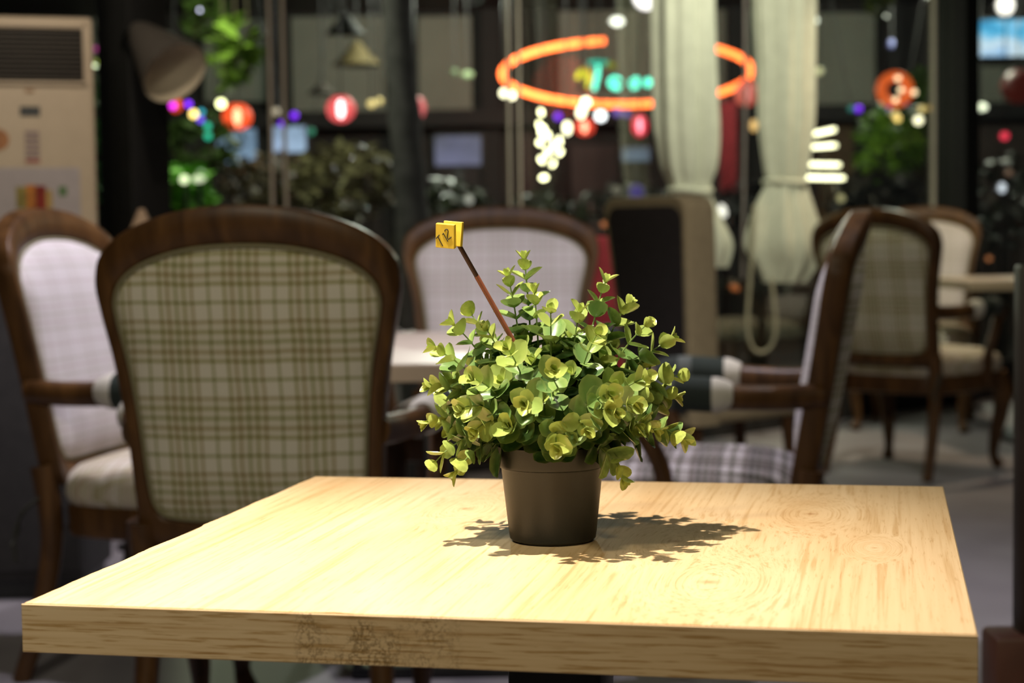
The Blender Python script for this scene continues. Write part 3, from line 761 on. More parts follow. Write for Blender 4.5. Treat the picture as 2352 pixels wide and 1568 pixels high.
# ------------------------------------------------------------------ upholstered high-back chair and red chair
M_TAUPE = mat('taupe_upholstery', (0.32, 0.26, 0.15), 0.9, spec=0.2, noise=0.1, nscale=30, bump=0.2, bscale=300)
M_CHAR = mat('charcoal_upholstery', (0.040, 0.035, 0.033), 0.95, spec=0.1, noise=0.1, nscale=30)
def taper_panel(w0, w1, z0, z1, y0, y1, lean, rad, nz=14):
    """upright rounded slab, width w0 at the foot and w1 at the top, leaning backwards"""
    pts = [(-w0 / 2, z0)] + [(-lerp(w0, w1, i / 6) / 2, lerp(z0, z1 - rad, i / 6)) for i in range(1, 7)]
    for i in range(1, 7):
        a = PI / 2 * i / 6; pts.append((-w1 / 2 + rad - rad * math.cos(a), z1 - rad + rad * math.sin(a)))
    pts += [(-x, z) for x, z in reversed(pts)]
    n = len(pts); rows = [(.94, y0), (.985, lerp(y0, y1, .06)), (1, lerp(y0, y1, .2)), (1, lerp(y0, y1, .8)), (.985, lerp(y0, y1, .94)), (.94, y1)]
    zc = (z0 + z1) / 2
    vs = [(x * s, y - lean * (z - z0), zc + (z - zc) * (s * .3 + .7)) for s, y in rows for x, z in pts]
    fs = [(a * n + i, a * n + (i + 1) % n, (a + 1) * n + (i + 1) % n, (a + 1) * n + i) for a in range(len(rows) - 1) for i in range(n)]
    fs += [tuple(range(n - 1, -1, -1)), tuple((len(rows) - 1) * n + i for i in range(n))]
    return MB().add(vs, fs)
def high_back(name, loc, rz, label, m_back, m_rear, h, w0, w1, thick):
    t = thing(name, loc, label, 'chair', R(rz))
    taper_panel(w0, w1, .36, h, -.30, -.30 + thick, .10, .05).build('backrest', m_back, t)
    taper_panel(w0 - .05, w1 - .05, .40, h - .035, -.306, -.296, .10, .05).build('rear_panel', m_rear, t)
    MB().box(-w0 / 2, w0 / 2, -.22, .28, .36, .47, .03, 3).build('seat', m_back, t)
    for sx in (-1, 1):
        for y in (-.24, .24):
            MB().tube([(sx * (w0 / 2 - .04), y, .37), (sx * (w0 / 2 - .03), y + .03 * (1 if y > 0 else -1), 0)], [.024, .016], 8).build('leg', M_WOOD, t)
    return t
high_back('high_back_chair', (0.755, 6.42, 0), -50, 'charcoal and taupe upholstered high-backed chair in front of the knotted curtain', M_TAUPE, M_CHAR, 1.17, .32, .42, .15)
M_RED = mat('red_upholstery', (0.55, 0.06, 0.08), 0.8, noise=0.15, nscale=20)
high_back('red_chair', (0.37, 7.15, 0), 175, 'red upholstered chair between the far armchair and the high-backed chair', M_RED, M_RED, 1.03, .42, .44, .10)

# ------------------------------------------------------------------ partition at the right edge
t = thing('wooden_partition', (0.905, 3.05, 0), 'dark brown wooden post with a reddish plinth at the right edge', 'partition')
M_DKW = mat('dark_stained_post', (0.030, 0.016, 0.010), 0.5, noise=0.3, nscale=12)
M_RDW = mat('reddish_plinth_wood', (0.11, 0.040, 0.024), 0.45, noise=0.3, nscale=10)
MB().box(-.025, .05, -.03, .03, .33, .98, .008).build('post', M_DKW, t)
MB().box(-.075, .12, -.05, .05, 0, .335, .010).build('plinth', M_RDW, t)

# ------------------------------------------------------------------ standing air conditioner
AY = 5.72
ac_r = P(219, 300, AY + 0.06)
ac = thing('air_conditioner', (ac_r.x, ac_r.y, 0), 'cream standing air conditioner with dark grille at the far left', 'air conditioner', R(17))
U = AY / FPX * 1.01
def az(py): return P(110, py, AY).z
top = az(36)
AW = 0.50
MB().box(-AW, 0, 0.0, 0.34, 0.0, top, 0.014, 3).build('body', M_CREAM, ac)
g0, g1 = az(186), az(64)
MB().box(-AW + .035, -.034, -0.004, 0.02, g0, g1, .003).build('grille', mat('grille_recess', (0.022, 0.018, 0.014), 0.7, noise=0.1), ac)
nl = 11
for i in range(nl):
    z = lerp(g0 + .008, g1 - .008, i / (nl - 1))
    o = MB().box(-AW + .038, -.037, -0.011, 0.002, z - .0030, z + .0030, .001).build('louver', M_GRILLE, ac)
MB().box(-AW + .02, -.020, -0.012, 0.004, g1, g1 + .022, .004).build('grille_trim', M_CREAM, ac)
MB().box(-AW + .02, -.020, -0.012, 0.004, g0 - .012, g0, .004).build('grille_trim', M_CREAM, ac)
MB().box(-.034, -.020, -0.012, 0.004, g0 - .012, g1 + .022, .004).build('grille_trim', M_CREAM, ac)
def ax(px): return (px - 219) * U
def patch(name, x0, x1, y0, y1, m_, d=-0.0030):
    return MB().box(ax(x0), ax(x1), d, 0.002, az(y1), az(y0), .001, 1).build(name, m_, ac, smooth=False)
patch('badge', 66, 86, 204, 212, mat('brass_badge', (0.36, 0.20, 0.10), 0.4, noise=0.1))
patch('display', 54, 98, 244, 266, mat('dark_display', (0.045, 0.048, 0.06), 0.25, noise=0.2))
for i in range(6): patch('button', 63, 95, 300 + i * 13, 309 + i * 13, mat('button_pink_grey', (0.34, 0.25, 0.25) if i < 5 else (0.42, 0.13, 0.12), 0.5, noise=0.1))
patch('paper_label', -40, 182, 384, 560, mat('white_paper', (0.50, 0.45, 0.46), 0.8, noise=0.05), -0.0020)
o = MB().lathe([(0.0001, 0), (.034, 0), (.034, .003), (.0001, .003)], 24, Matrix.Translation((ax(5), 0.0, az(320))) @ Matrix.Rotation(R(90), 4, 'X')).build('round_sticker', mat('orange_sticker', (0.46, 0.20, 0.08), 0.6, noise=0.4, nscale=25), ac)
patch('printed_picture', 40, 64, 428, 478, mat('print_olive', (0.30, 0.24, 0.06), 0.7, noise=0.4, nscale=30), -0.0036)
patch('printed_picture', 62, 84, 424, 480, mat('print_orange', (0.50, 0.18, 0.03), 0.7, noise=0.4, nscale=30), -0.0037)
patch('printed_picture', 82, 106, 426, 482, mat('print_red', (0.26, 0.022, 0.012), 0.7, noise=0.4, nscale=30), -0.0038)
patch('printed_picture', 104, 120, 436, 478, mat('print_yellow', (0.54, 0.36, 0.12), 0.7, noise=0.3, nscale=30), -0.0036)
patch('printed_picture', 134, 152, 428, 450, mat('print_green', (0.12, 0.22, 0.09), 0.7, noise=0.3, nscale=30), -0.0036)

t = thing('added_dark_block', (-1.75, 5.22, 0), 'added low black cabinet in front of the air conditioner, behind the left armchair', 'filler')  # added block, stands in for the darkness beside the left armchair
MB().box(-.55, .50, -.18, .18, .06, .93, .006).build('body', M_DARKWALL, t)
MB().box(-.565, .515, -.195, .195, .93, .955, .004).build('top', M_BLACK, t)
for k in range(2): MB().box(-.54 + k * .52, -.025 + k * .52, -.196, -.178, .09, .91, .004).build('added_door', M_DARKWALL, t)
MB().box(-.53, .48, -.15, .16, 0, .06).build('plinth', M_BLACK, t, smooth=False)

# ------------------------------------------------------------------ lamp on the black column, floor lamp behind the chairs
LY = 6.15
apex, mouth = P(316, 68, LY + .03), P(402, 168, LY - .11)
lp = thing('wall_lamp', apex, 'grey bell-shaped lamp shade reaching out from the black column', 'wall lamp')
axis = (mouth - apex).normalized()
q = axis.to_track_quat('Z', 'Y').to_matrix().to_4x4(); L0 = (mouth - apex).length
M_SHADE = mat('grey_lamp_shade', (0.10, 0.088, 0.075), 0.6, noise=0.06)
sh = MB().lathe([(.016, -.02), (.026, -.012), (.045, .02), (.070, L0 * .34), (.092, L0 * .60), (.112, L0 * .86), (.122, L0), (.119, L0)], 36, q, cap1=False).build('lamp_shade', M_SHADE, lp)
MB().lathe([(.119, L0), (.109, L0 * .86), (.089, L0 * .60), (.066, L0 * .34), (.040, .026), (.0005, .016)], 36, q, cap0=False, cap1=False).build('lining', mat('beige_shade_lining', (0.62, 0.54, 0.40), 0.7, noise=0.05), sh)
MB().tube(spline([Vector((0, 0, 0)), P(292, 78, LY + .10) - apex, P(285, 110, LY + .22) - apex, P(292, 150, LY + .34) - apex], 5), .011, 8).build('arm', M_BLACK, lp)
MB().ball(axis * L0 * .45, .03, 12, 8).build('bulb', mat('frosted_bulb', (0.5, 0.47, 0.4), 0.3, noise=0.02), lp)
fl = P(325, 480, 5.9)
t = thing('floor_lamp', (fl.x, fl.y, 0), 'slim floor lamp with pointed beige shade in front of the black column', 'floor lamp')
MB().lathe([(.11, 0), (.11, .012), (.02, .02), (.0001, .02)], 28, cap1=False).build('base', M_BLACK, t)
MB().tube([(0, 0, .015), (0, 0, fl.z - .16)], .008, 8).build('pole', M_BLACK, t)
MB().lathe([(.085, fl.z - .20), (.05, fl.z - .09), (.010, fl.z), (.0005, fl.z + .002)], 28, cap0=False).build('lamp_shade', mat('beige_shade', (0.50, 0.36, 0.25), 0.8, noise=0.05), t)

# ------------------------------------------------------------------ curtains, knotted up, and the cord
def curtain(name, pts, label, depth_scale=0.5, seed=0, tie_z=None):
    """pts: list of (x_left px, x_right px, y px); cloth column gathered in folds"""
    Y = pts[0][3]; rr = random.Random(seed); ph = [rr.uniform(0, 6.28) for _ in range(4)]
    n = 56; rows = spline([(a, b, c) for a, b, c, d in pts], 6)
    base = P((pts[-1][0] + pts[-1][1]) / 2, pts[-1][2], Y)
    t = thing(name, base, label, 'curtain')
    vs = []
    for r in rows:
        pl, pr = P(r.x, r.z, Y), P(r.y, r.z, Y); c = (pl + pr) / 2; w = (pr - pl).length / 2
        for j in range(n):
            a = 2 * PI * j / n
            f = 1 + 0.13 * math.sin(8 * a + ph[0] + r.z * .001) + 0.09 * math.sin(13 * a + ph[1] + r.z * .003) + .06 * math.sin(5 * a + ph[2])
            vs.append(c + Vector((w * math.cos(a) * f * .93, w * depth_scale * math.sin(a) * f, 0)) - base)
    fs = [(i * n + j, i * n + (j + 1) % n, (i + 1) * n + (j + 1) % n, (i + 1) * n + j) for i in range(len(rows) - 1) for j in range(n)]
    fs += [tuple(range(n)), tuple((len(rows) - 1) * n + j for j in range(n - 1, -1, -1))]
    MB().add(vs, fs).build('cloth', M_CURTAIN, t, angle=70)
    if tie_z:
        a, b, y = tie_z; pl, pr = P(a, y, Y), P(b, y, Y); c = (pl + pr) / 2; w = (pr - pl).length / 2
        MB().tube([c - base + Vector((w * 1.04 * math.cos(x * PI / 12), w * .56 * math.sin(x * PI / 12), .006 * math.sin(x * PI / 6))) for x in range(24)], .016, 8, closed=True).build('tie_band', M_CURTAIN, t)
    return t
YC1, YC2 = 8.05, 8.55
curtain('curtain', [(1500, 1640, -420, YC1), (1502, 1640, -200, YC1), (1504, 1640, 0, YC1), (1506, 1645, 200, YC1), (1510, 1650, 300, YC1), (1522, 1645, 380, YC1), (1540, 1630, 436, YC1), (1520, 1655, 500, YC1), (1510, 1680, 560, YC1), (1525, 1668, 615, YC1)],
        'cream curtain gathered behind the high-backed chair', seed=1, tie_z=(1540, 1630, 438))
cur2 = curtain('curtain', [(1724, 1868, -420, YC2), (1726, 1868, -200, YC2), (1728, 1866, 0, YC2), (1736, 1864, 150, YC2), (1738, 1862, 280, YC2), (1752, 1850, 390, YC2), (1758, 1846, 418, YC2), (1728, 1862, 480, YC2), (1708, 1882, 560, YC2), (1735, 1868, 610, YC2), (1752, 1842, 648, YC2)],
        'cream curtain knotted up beside the spiral light tree', seed=4, tie_z=(1757, 1847, 418))
cl = [P(1733, 470, 8.45), P(1726, 600, 8.45), P(1717, 740, 8.45), P(1727, 795, 8.45), P(1750, 809, 8.45), P(1774, 790, 8.45), P(1782, 740, 8.45), P(1772, 640, 8.45)]
MB().tube([p - cur2.location for p in spline(cl, 6)], .0095, 8).build('cord_loop', mat('pale_cord', (0.34, 0.31, 0.22), 0.8, noise=0.1), cur2)
o = MB().tube([P(1712, -400, 8.6) - P(1706, 640, 8.6), P(1712, 200, 8.6) - P(1706, 640, 8.6), P(1706, 640, 8.6) - P(1706, 640, 8.6)], .008, 8).build('pull_cord', mat('grey_cord', (0.22, 0.18, 0.17), 0.8, noise=0.1), loc=P(1706, 640, 8.6))
tag(o, 'thin grey pull cord hanging between the two curtains', 'cord')


# ================================================================== the terrace beyond the glass
# ------------------------------------------------------------------ building across the terrace
BY = 19.0
ROOF_Z = 3.45
b = thing('terrace_building', (0, BY, -0.13), 'dark building with pale wall panels across the terrace', 'building')
def brect(x0, x1, y0, y1, d=BY):
    a, c = P(x0, y1, d), P(x1, y0, d); return a.x, c.x, a.z + 0.13, c.z + 0.13
M_BWALL = mat('dark_facade', (0.030, 0.026, 0.025), 0.8, noise=0.3, nscale=2)
M_BPANEL = mat('pale_facade_panel', (0.27, 0.29, 0.245), 0.8, noise=0.12, nscale=2)
M_BTRIM = mat('black_facade_trim', (0.012, 0.011, 0.011), 0.7, noise=0.2)
MB().box(-9.5, 9.5, 0.08, 0.5, 0, 5.2).build('wall', M_BWALL, b, smooth=False)
for (x0, x1, y0, y1) in [(180, 330, 40, 250), (470, 612, 45, 235), (672, 884, 36, 262), (962, 1082, 36, 262), (1285, 1500, 22, 235), (1512, 1640, 22, 240), (1648, 1740, 20, 240), (1745, 1862, 25, 250), (1868, 2010, 28, 262), (2240, 2420, 150, 262)]:
    a, c, z0, z1 = brect(x0, x1, y0, y1)
    MB().box(a, c, -0.02, 0.08, z0, z1, .015).build('wall_panel', M_BPANEL, b, smooth=False)
a, c, z0, z1 = brect(-700, 3100, 262, 284)
MB().box(a, c, -0.35, 0.0, z0, z1, .02).build('beam', M_BTRIM, b, smooth=False)
for px in (640, 925, 1125, 1250, 1690, 2050, 2190):
    a, c, z0, z1 = brect(px - 22, px + 22, -60, 284)
    MB().box(a, c, -0.12, 0.06, 0.0, z1, .02).build('pilaster', M_BTRIM, b, smooth=False)
for (x0, x1, y0, y1, col) in [(1185, 1240, 300, 470, (0.05, 0.03, 0.028)), (1310, 1420, 330, 480, (0.06, 0.045, 0.045)), (1000, 1110, 300, 470, (0.030, 0.028, 0.030)), (1880, 1960, 285, 480, (0.10, 0.065, 0.03)), (2240, 2400, 280, 480, (0.05, 0.035, 0.03)), (420, 620, 290, 480, (0.03, 0.03, 0.028))]:
    a, c, z0, z1 = brect(x0, x1, y0, y1)
    MB().box(a, c, -0.06, 0.09, 0.0, z1, .02).build('door_panel', mat('shopfront_panel', col, 0.7, noise=0.3, nscale=3), b, smooth=False)
roof = slab([(-9, 8.6), (a0.x - 1, 8.6), (W_at(0.3).x, W_at(0.3).y + 1.0), (W_at(1.6).x, W_at(1.6).y + 0.6), (9.5, 14.5), (9.5, 18.9), (-9.5, 18.9)], ROOF_Z, ROOF_Z + .08).build('terrace_roof', M_BTRIM, smooth=False)
struct(roof)

# ------------------------------------------------------------------ neon sign
NY = 15.5
cN = P(1440, 166, NY)
sg = thing('neon_sign', (cN.x, cN.y, cN.z), 'red oval neon ring sign with turquoise lettering beyond the window', 'sign')
uN = NY / FPX
M_NEON = emis('red_neon', (1.0, 0.15, 0.030), 8.5)
path = []
for i in range(97):                     # open at the upper right
    a = R(100) + R(318) * i / 96
    path.append((284 * uN * math.cos(a), 0, 73 * uN * math.sin(a)))
MB().tube(path, 0.030, 10).build('neon_ring', M_NEON, sg)
MB().tube([(-120 * uN, .05, -32 * uN), (62 * uN, .05, -32 * uN)], .012, 6).build('rail', M_BTRIM, sg)
for px in (-108, 52): MB().tube([(px * uN, .05, -32 * uN), (px * uN, .05, 68 * uN)], .008, 6).build('rail', M_BTRIM, sg)
def sp_(px, py): return Vector(((px - 1440) * uN, -0.03, (166 - py) * uN))
M_TEAL = emis('turquoise_neon', (0.10, 0.80, 0.56), 5.0); M_TEAL2 = emis('dim_turquoise_neon', (0.01, 0.50, 0.38), 1.1); M_YN = emis('yellow_neon', (0.75, 0.72, 0.02), 1.9)
def neon(name, strokes, m_, r):
    mb = MB()
    for s in strokes: mb.tube(spline([sp_(*p) for p in s], 4), r, 7)
    return mb.build(name, m_, sg)
neon('letter', [[(1376, 150), (1371, 178), (1364, 206)]], M_TEAL, .017)
neon('letter', [[(1352, 146), (1374, 142), (1396, 146)]], M_TEAL2, .022)
neon('letter', [[(1426, 186), (1412, 178), (1400, 188), (1410, 202), (1424, 200), (1404, 194)]], M_TEAL, .014)
neon('letter', [[(1462, 182), (1452, 184), (1448, 194), (1456, 202), (1464, 192), (1464, 178), (1462, 202)]], M_TEAL, .014)
neon('letter', [[(1488, 182), (1482, 190), (1486, 198), (1494, 190), (1488, 182)]], M_TEAL, .014)
neon('palm_leaf', [[(1350, 178), (1336, 164), (1326, 180)], [(1344, 160), (1352, 176), (1346, 200)], [(1332, 166), (1346, 158)]], M_YN, .020)
neon('palm_leaf', [[(1392, 152), (1404, 148), (1414, 156)]], emis('dim_yellow_neon', (0.30, 0.30, 0.02), 0.6), .024)
for px in (1250, 1600):
    p = Vector(((px - 1440) * uN, .06, 68 * uN)); MB().tube([p - Vector((0, 0, .12)), Vector((p.x, p.y, ROOF_Z - cN.z))], .012, 6).build('hanger', M_BTRIM, sg)

g = lamp('neon_glow', (cN.x - 0.5, NY + 1.4, cN.z), 30, (1.0, 0.10, 0.05), 0.3)

# ------------------------------------------------------------------ paper lanterns
lant_mats = {}
def lantern(px, py, r, ry, Y, col, strength, label, core=(1, 0.9, 0.8), core_s=9.0, see=0.4):
    c = P(px, py, Y); u = Y / FPX
    t = thing('paper_lantern', c, label, 'lantern', group='paper lanterns hanging over the terrace')
    MB().ball((0, 0, 0), r * u, 20, 12, (1, 1, ry)).build('paper_shade', mat_lantern('lantern_paper', col, strength, see), t)
    if core_s > 0: MB().ball((0, 0, 0), r * u * .26, 10, 8, (1, 1, 2.6 * ry)).build('bulb', emis('lantern_bulb', core, core_s), t)
    MB().lathe([(r * u * .3, r * u * ry * .92), (r * u * .3, r * u * ry * 1.06), (r * u * .08, r * u * ry * 1.08)], 16).build('cap', M_BTRIM, t)
    MB().tube([(0, 0, r * u * ry), (0, 0, ROOF_Z - c.z)], .006, 5).build('cord', M_BTRIM, t)
    return t
lantern(545, 268, 34, 0.9, 12.6, (1.0, 0.13, 0.035), 1.15, 'orange-red paper lantern above the far left bushes', (1, .72, .45), 10)
lantern(783, 250, 33, 0.95, 12.6, (0.9, 0.16, 0.17), 0.85, 'pink paper lantern with a white core left of the tree trunk', (1, .95, .98), 16)
lantern(953, 248, 25, 1.15, 13.4, (0.9, 0.22, 0.24), 0.85, 'pink paper lantern half hidden by the tree trunk', (1, .8, .8), 3)
lantern(404, 241, 14, 1.2, 12.8, (1.0, 0.10, 0.03), 1.1, 'small orange-red paper lantern beside the grey lamp shade', (1, .4, .2), 2)
lantern(1343, 292, 23, 0.85, 14.6, (1.0, 0.11, 0.06), 0.9, 'small red paper lantern below the neon ring', (1, .75, .5), 12)
lantern(1470, 288, 18, 1.45, 14.2, (0.95, 0.03, 0.10), 1.1, 'tall crimson paper lantern below the neon lettering', (1, .75, .85), 14)
lantern(1716, 214, 29, 1.05, 13.6, (1.0, 0.25, 0.18), 0.8, 'salmon paper lantern showing between the two curtains', (1, .7, .7), 3)
lantern(2340, 198, 40, 1.0, 13.5, (0.16, 0.02, 0.012), 0.35, 'dull dark red unlit paper lantern with an added glow at the far right', core_s=0, see=0.1)  # lantern is unlit, its faint red emission is added
c = P(2056, 206, 11.6); u = 11.6 / FPX
t = thing('ring_lantern', c, 'orange glowing ring lantern among the right-hand leaves', 'lantern')
MB().tube([(31 * u * math.cos(i * PI / 16), 0, 31 * u * math.sin(i * PI / 16)) for i in range(32)], 12 * u, 10, closed=True).build('ring', emis('orange_ring', (1.0, 0.16, 0.03), 1.0), t)
for dx, dz in ((3, 24), (10, -2), (-2, -24), (40, -8)): MB().ball((dx * u, -.05, dz * u), 6 * u, 10, 8).build('bulb', emis('ring_bulb', (1, .75, .45), 4), t)
MB().tube([(0, 0, 40 * u), (0, 0, ROOF_Z - c.z)], .006, 5).build('cord', M_BTRIM, t)

# ------------------------------------------------------------------ bulbs on strings and single bulbs
WW = (1.0, 0.93, 0.62); WH = (0.93, 0.95, 1.0); PUR = (0.22, 0.02, 1.0); TEA = (0.02, 0.42, 0.26); MAG = (0.75, 0.02, 0.95); YEL = (1.0, 0.70, 0.20); GLD = (0.75, 0.58, 0.22)
BM = {}
def bmat(col, s):
    k = (col, s)
    if k not in BM: BM[k] = emis('glowing_bulb', col, s)
    return BM[k]
def string(label, bulbs, Y):
    """a garland: one cord with its bulbs"""
    o0 = P(bulbs[0][0], bulbs[0][1], Y)
    t = thing('light_string', o0, label, 'light string', group='light strings on the terrace')
    pts = []
    for (px, py, r, col, s) in bulbs:
        p = P(px, py, Y) - o0; pts.append(p + Vector((0, .03, .05)))
        MB().ball(p, r * Y / FPX, 12, 8).build('bulb', bmat(col, s), t)
    up = Vector((pts[0].x - .25, .05, ROOF_Z - o0.z)); dn = Vector((pts[-1].x + .25, .05, ROOF_Z - o0.z))
    MB().tube(spline([up] + pts + [dn], 5), .004, 4).build('cord', M_BTRIM, t)
string('string of magenta, purple, amber and green bulbs right of the grey lamp shade', [(397, 243, 7, MAG, 3), (433, 239, 7, PUR, 3), (445, 262, 9, YEL, 4), (463, 257, 6, (0.02, .35, .5), 2), (461, 275, 7, (.18, .08, .9), 2), (477, 290, 8, TEA, 1.6), (478, 313, 8, TEA, 1.6)], 11.3)
string('string of dim purple bulbs left of the pink lantern', [(648, 284, 7, PUR, 1.6), (676, 265, 8, PUR, 1.8), (715, 302, 8, (0.02, .2, .12), 1.0)], 13.5)
string('string of purple and teal bulbs right of the knotted curtain', [(1955, 250, 7, (.02, .2, .17), 1), (1972, 250, 8, PUR, 2), (2026, 250, 7, (.02, .2, .17), .8), (2040, 252, 7, PUR, 1.2), (2078, 242, 7, (.5, .35, 1), 2)], 14.5)
string('string of purple bulbs under the neon ring', [(1282, 268, 8, PUR, 1.5), (1418, 258, 10, (.25, .15, .7), .8), (1440, 262, 8, (.2, .1, .6), .8)], 15.0)
string('string of gold bulbs beside the ring lantern', [(2056, 262, 8, GLD, 2.0), (2062, 272, 8, YEL, 3), (2110, 276, 10, WW, 4), (2118, 250, 8, GLD, 2), (2137, 248, 7, (.5, .3, .05), 1)], 11.85)
string('pair of lime green bulbs beside the air conditioner', [(226, 142, 6, (.55, .7, .08), 1.4), (238, 136, 6, (.45, .6, .06), 1.0), (222, 112, 6, (.6, .05, .35), 1.0)], 9.2)
def bulb(px, py, r, Y, col, s, label, sc=(1, 1, 1), tilt=0.0, stand=False, name='hanging_bulb'):
    c = P(px, py, Y); rr = r * Y / FPX
    t = thing(name, c, label, 'light bulb' if not stand else 'lamp', group='single glowing lamps on the terrace')
    g = MB().ball((0, 0, 0), rr, 14, 10, sc).build('bulb', bmat(col, s), t); g.rotation_euler = (0, tilt, 0)
    if stand: MB().tube([(0, .02, -rr * .8 * sc[2]), (0, .02, -.13 - c.z)], .012, 6).build('stake', M_BTRIM, t)
    else:
        MB().lathe([(rr * .45, rr * sc[2] * .8), (rr * .45, rr * sc[2] * 1.25), (.01, rr * sc[2] * 1.35)], 10).build('socket', M_BTRIM, t)
        MB().tube([(0, 0, rr * sc[2]), (0, 0, ROOF_Z - c.z)], .006, 5).build('cord', M_BTRIM, t)
bulb(455, 22, 9, 13.0, (.75, .72, 1), 4, 'lilac white bulb at the top left above the leaves', (1.2, 1, .9))
bulb(508, 238, 10, 12.8, (1, 1, .5), 5, 'pale yellow bulb beside the orange-red lantern')
bulb(633, 256, 9, 13.0, (.42, .36, .26), 1.2, 'dim cream bulb in front of the left window frame')
bulb(853, 238, 9, 13.5, GLD, 1.6, 'gold bulb left of the tree trunk'); bulb(871, 232, 8, 13.9, GLD, 1.1, 'fainter gold bulb touching the tree trunk')
bulb(1158, 214, 9, 13.5, WW, 5, 'warm white bulb under the left end of the neon ring'); bulb(1175, 219, 9, 13.3, WW, 5, 'warm white bulb against the middle window frame')
bulb(1346, 234, 10, 14.0, WW, 7, 'warm white bulb crossing the lower neon tube'); bulb(1336, 256, 10, 14.2, WW, 5, 'warm oblong bulb just above the small red lantern', (1, 1, 1.6), .3)
bulb(1303, 294, 9, 13.8, WW, 5, 'warm oblong bulb left of the small red lantern', (1, 1, 1.7))
bulb(1380, 266, 12, 14.5, WH, 6, 'round cold white bulb below the neon lettering')
bulb(1486, -8, 30, 12.5, (1, .93, .93), 4, 'large white globe cut by the top edge of the picture')
bulb(1418, 49, 12, 13.5, (1, 1, .86), 4, 'flat white bulb left of the large globe', (1.3, 1, .9))
bulb(1866, 47, 11, 13.5, (.95, 1, .85), 4, 'white bulb at the upper edge of the knotted curtain', (1.2, 1, .9))
bulb(1882, 163, 9, 13.5, (.72, .70, .38), 1.4, 'cream bulb right of the knotted curtain')
bulb(2310, 12, 19, 12.8, (1, .93, .85), 4, 'large warm white bulb above the television', (1, 1, 1.2))
bulb(2252, 246, 11, 14.5, (.95, 1, .75), 3, 'flat white lamp right of the black post', (1.5, 1, .8))
bulb(2048, 100, 8, 14.5, (.25, .27, .55), 1.0, 'faint blue bulb above the ring lantern', (.9, 1, 1.3))
bulb(1045, 165, 9, 15.0, (.12, .16, .08), .9, 'faint greenish bulb left of the middle window frame'); bulb(1074, 171, 10, 15.0, (.28, .36, .18), 1.0, 'pale green bulb between trunk and middle frame', (1.4, 1, .9))
bulb(1732, 288, 8, 13.0, (.9, .55, .2), 2.0, 'amber bulb at the left edge of the knotted curtain', (1, 1, 1.8))
bulb(2308, 312, 9, 12.4, (1, .05, .10), 2, 'red bulb below the television')
bulb(2302, 431, 8, 11.7, (.75, .8, .9), 2.0, 'small white lamp standing low at the far right', (1, 1, 1.4), stand=True, name='garden_lamp')
bulb(2318, 396, 8, 11.75, (.25, .15, .1), 1.0, 'faint brownish lamp low at the far right', stand=True, name='garden_lamp')
bulb(1932, 455, 9, 11.3, (.55, .50, .25), 1.2, 'cream lamp below the spiral light tree', stand=True, name='garden_lamp')
bulb(1848, 420, 8, 11.3, (.5, .45, .25), 1.0, 'faint cream lamp at the foot of the spiral light tree', stand=True, name='garden_lamp')
bulb(1660, 484, 10, 11.2, (.95, .9, .8), 2.6, 'white lamp between the two curtains', (.9, 1, 1.6), -.3, True, 'garden_lamp')
bulb(1388, 515, 7, 11.0, (.7, .22, .08), 1.2, 'small orange lamp above the red chair', stand=True, name='garden_lamp')
bulb(2272, 594, 6, 11.6, (.6, .22, .08), 1.2, 'small orange lamp above the side table', stand=True, name='garden_lamp')
bulb(423, 412, 10, 9.95, (.75, .85, .5), 2.0, 'round cream lamp in the bright green bush', stand=True, name='garden_lamp')
bulb(456, 411, 9, 9.95, (.55, .6, .4), 1.6, 'oblong cream lamp in the bright green bush', (1.7, 1, .9), 0, True, 'garden_lamp')
bulb(1078, 460, 9, 11.5, (.35, .34, .30), 1.2, 'faint white lamp above the far armchair', stand=True, name='garden_lamp')
bulb(1688, 660, 9, 9.6, (.55, .14, .03), 0.9, 'dull orange lamp low beside the high-backed chair', (1.3, 1, .8), .5, True, 'garden_lamp')
bulb(1417, 437, 10, 12.0, (.30, .27, .2), .8, 'dim cream lamp left of the knotted curtains', stand=True, name='garden_lamp')
bulb(1462, 440, 17, 12.1, (.06, .03, .30), .8, 'dim violet globe lamp left of the high-backed chair', stand=True, name='garden_lamp')

# ------------------------------------------------------------------ light figures
Y = 13.0; o0 = P(1258, 440, Y)
t = thing('light_figure', (o0.x, o0.y, -.13), 'cluster of bright warm bulbs on a stake under the neon ring', 'light decoration')
for px, py, sx, sz, ti in [(1243, 258, 9, 13, .2), (1238, 286, 8, 12, .0), (1246, 300, 14, 20, -.2), (1258, 312, 10, 14, -.3), (1240, 328, 14, 9, -.6), (1285, 323, 9, 15, .2), (1272, 334, 11, 13, 0),
                           (1286, 350, 9, 14, -.7), (1258, 350, 9, 15, .5), (1244, 367, 10, 14, .5), (1270, 376, 8, 13, -.5), (1249, 408, 17, 9, .1)]:
    p = P(px, py, Y) - Vector((o0.x, o0.y, -.13)); u = Y / FPX
    g = MB().ball((0, 0, 0), u, 12, 8, (sx * .52, 6, sz * .60)).build('bulb', bmat((1, .95, .55), 9), t, loc=p); g.rotation_euler = (0, -ti, 0)
MB().tube([(0, .05, 0), P(1250, 262, Y) + Vector((0, .05, 0)) - Vector((o0.x, o0.y, -.13))], .012, 6).build('stake', M_BTRIM, t)
Y = 12.0; o0 = P(1893, 440, Y); u = Y / FPX
t = thing('spiral_light_tree', (o0.x, o0.y, -.13), 'cone-shaped light tree of stacked glowing rings beside the knotted curtain', 'light decoration')
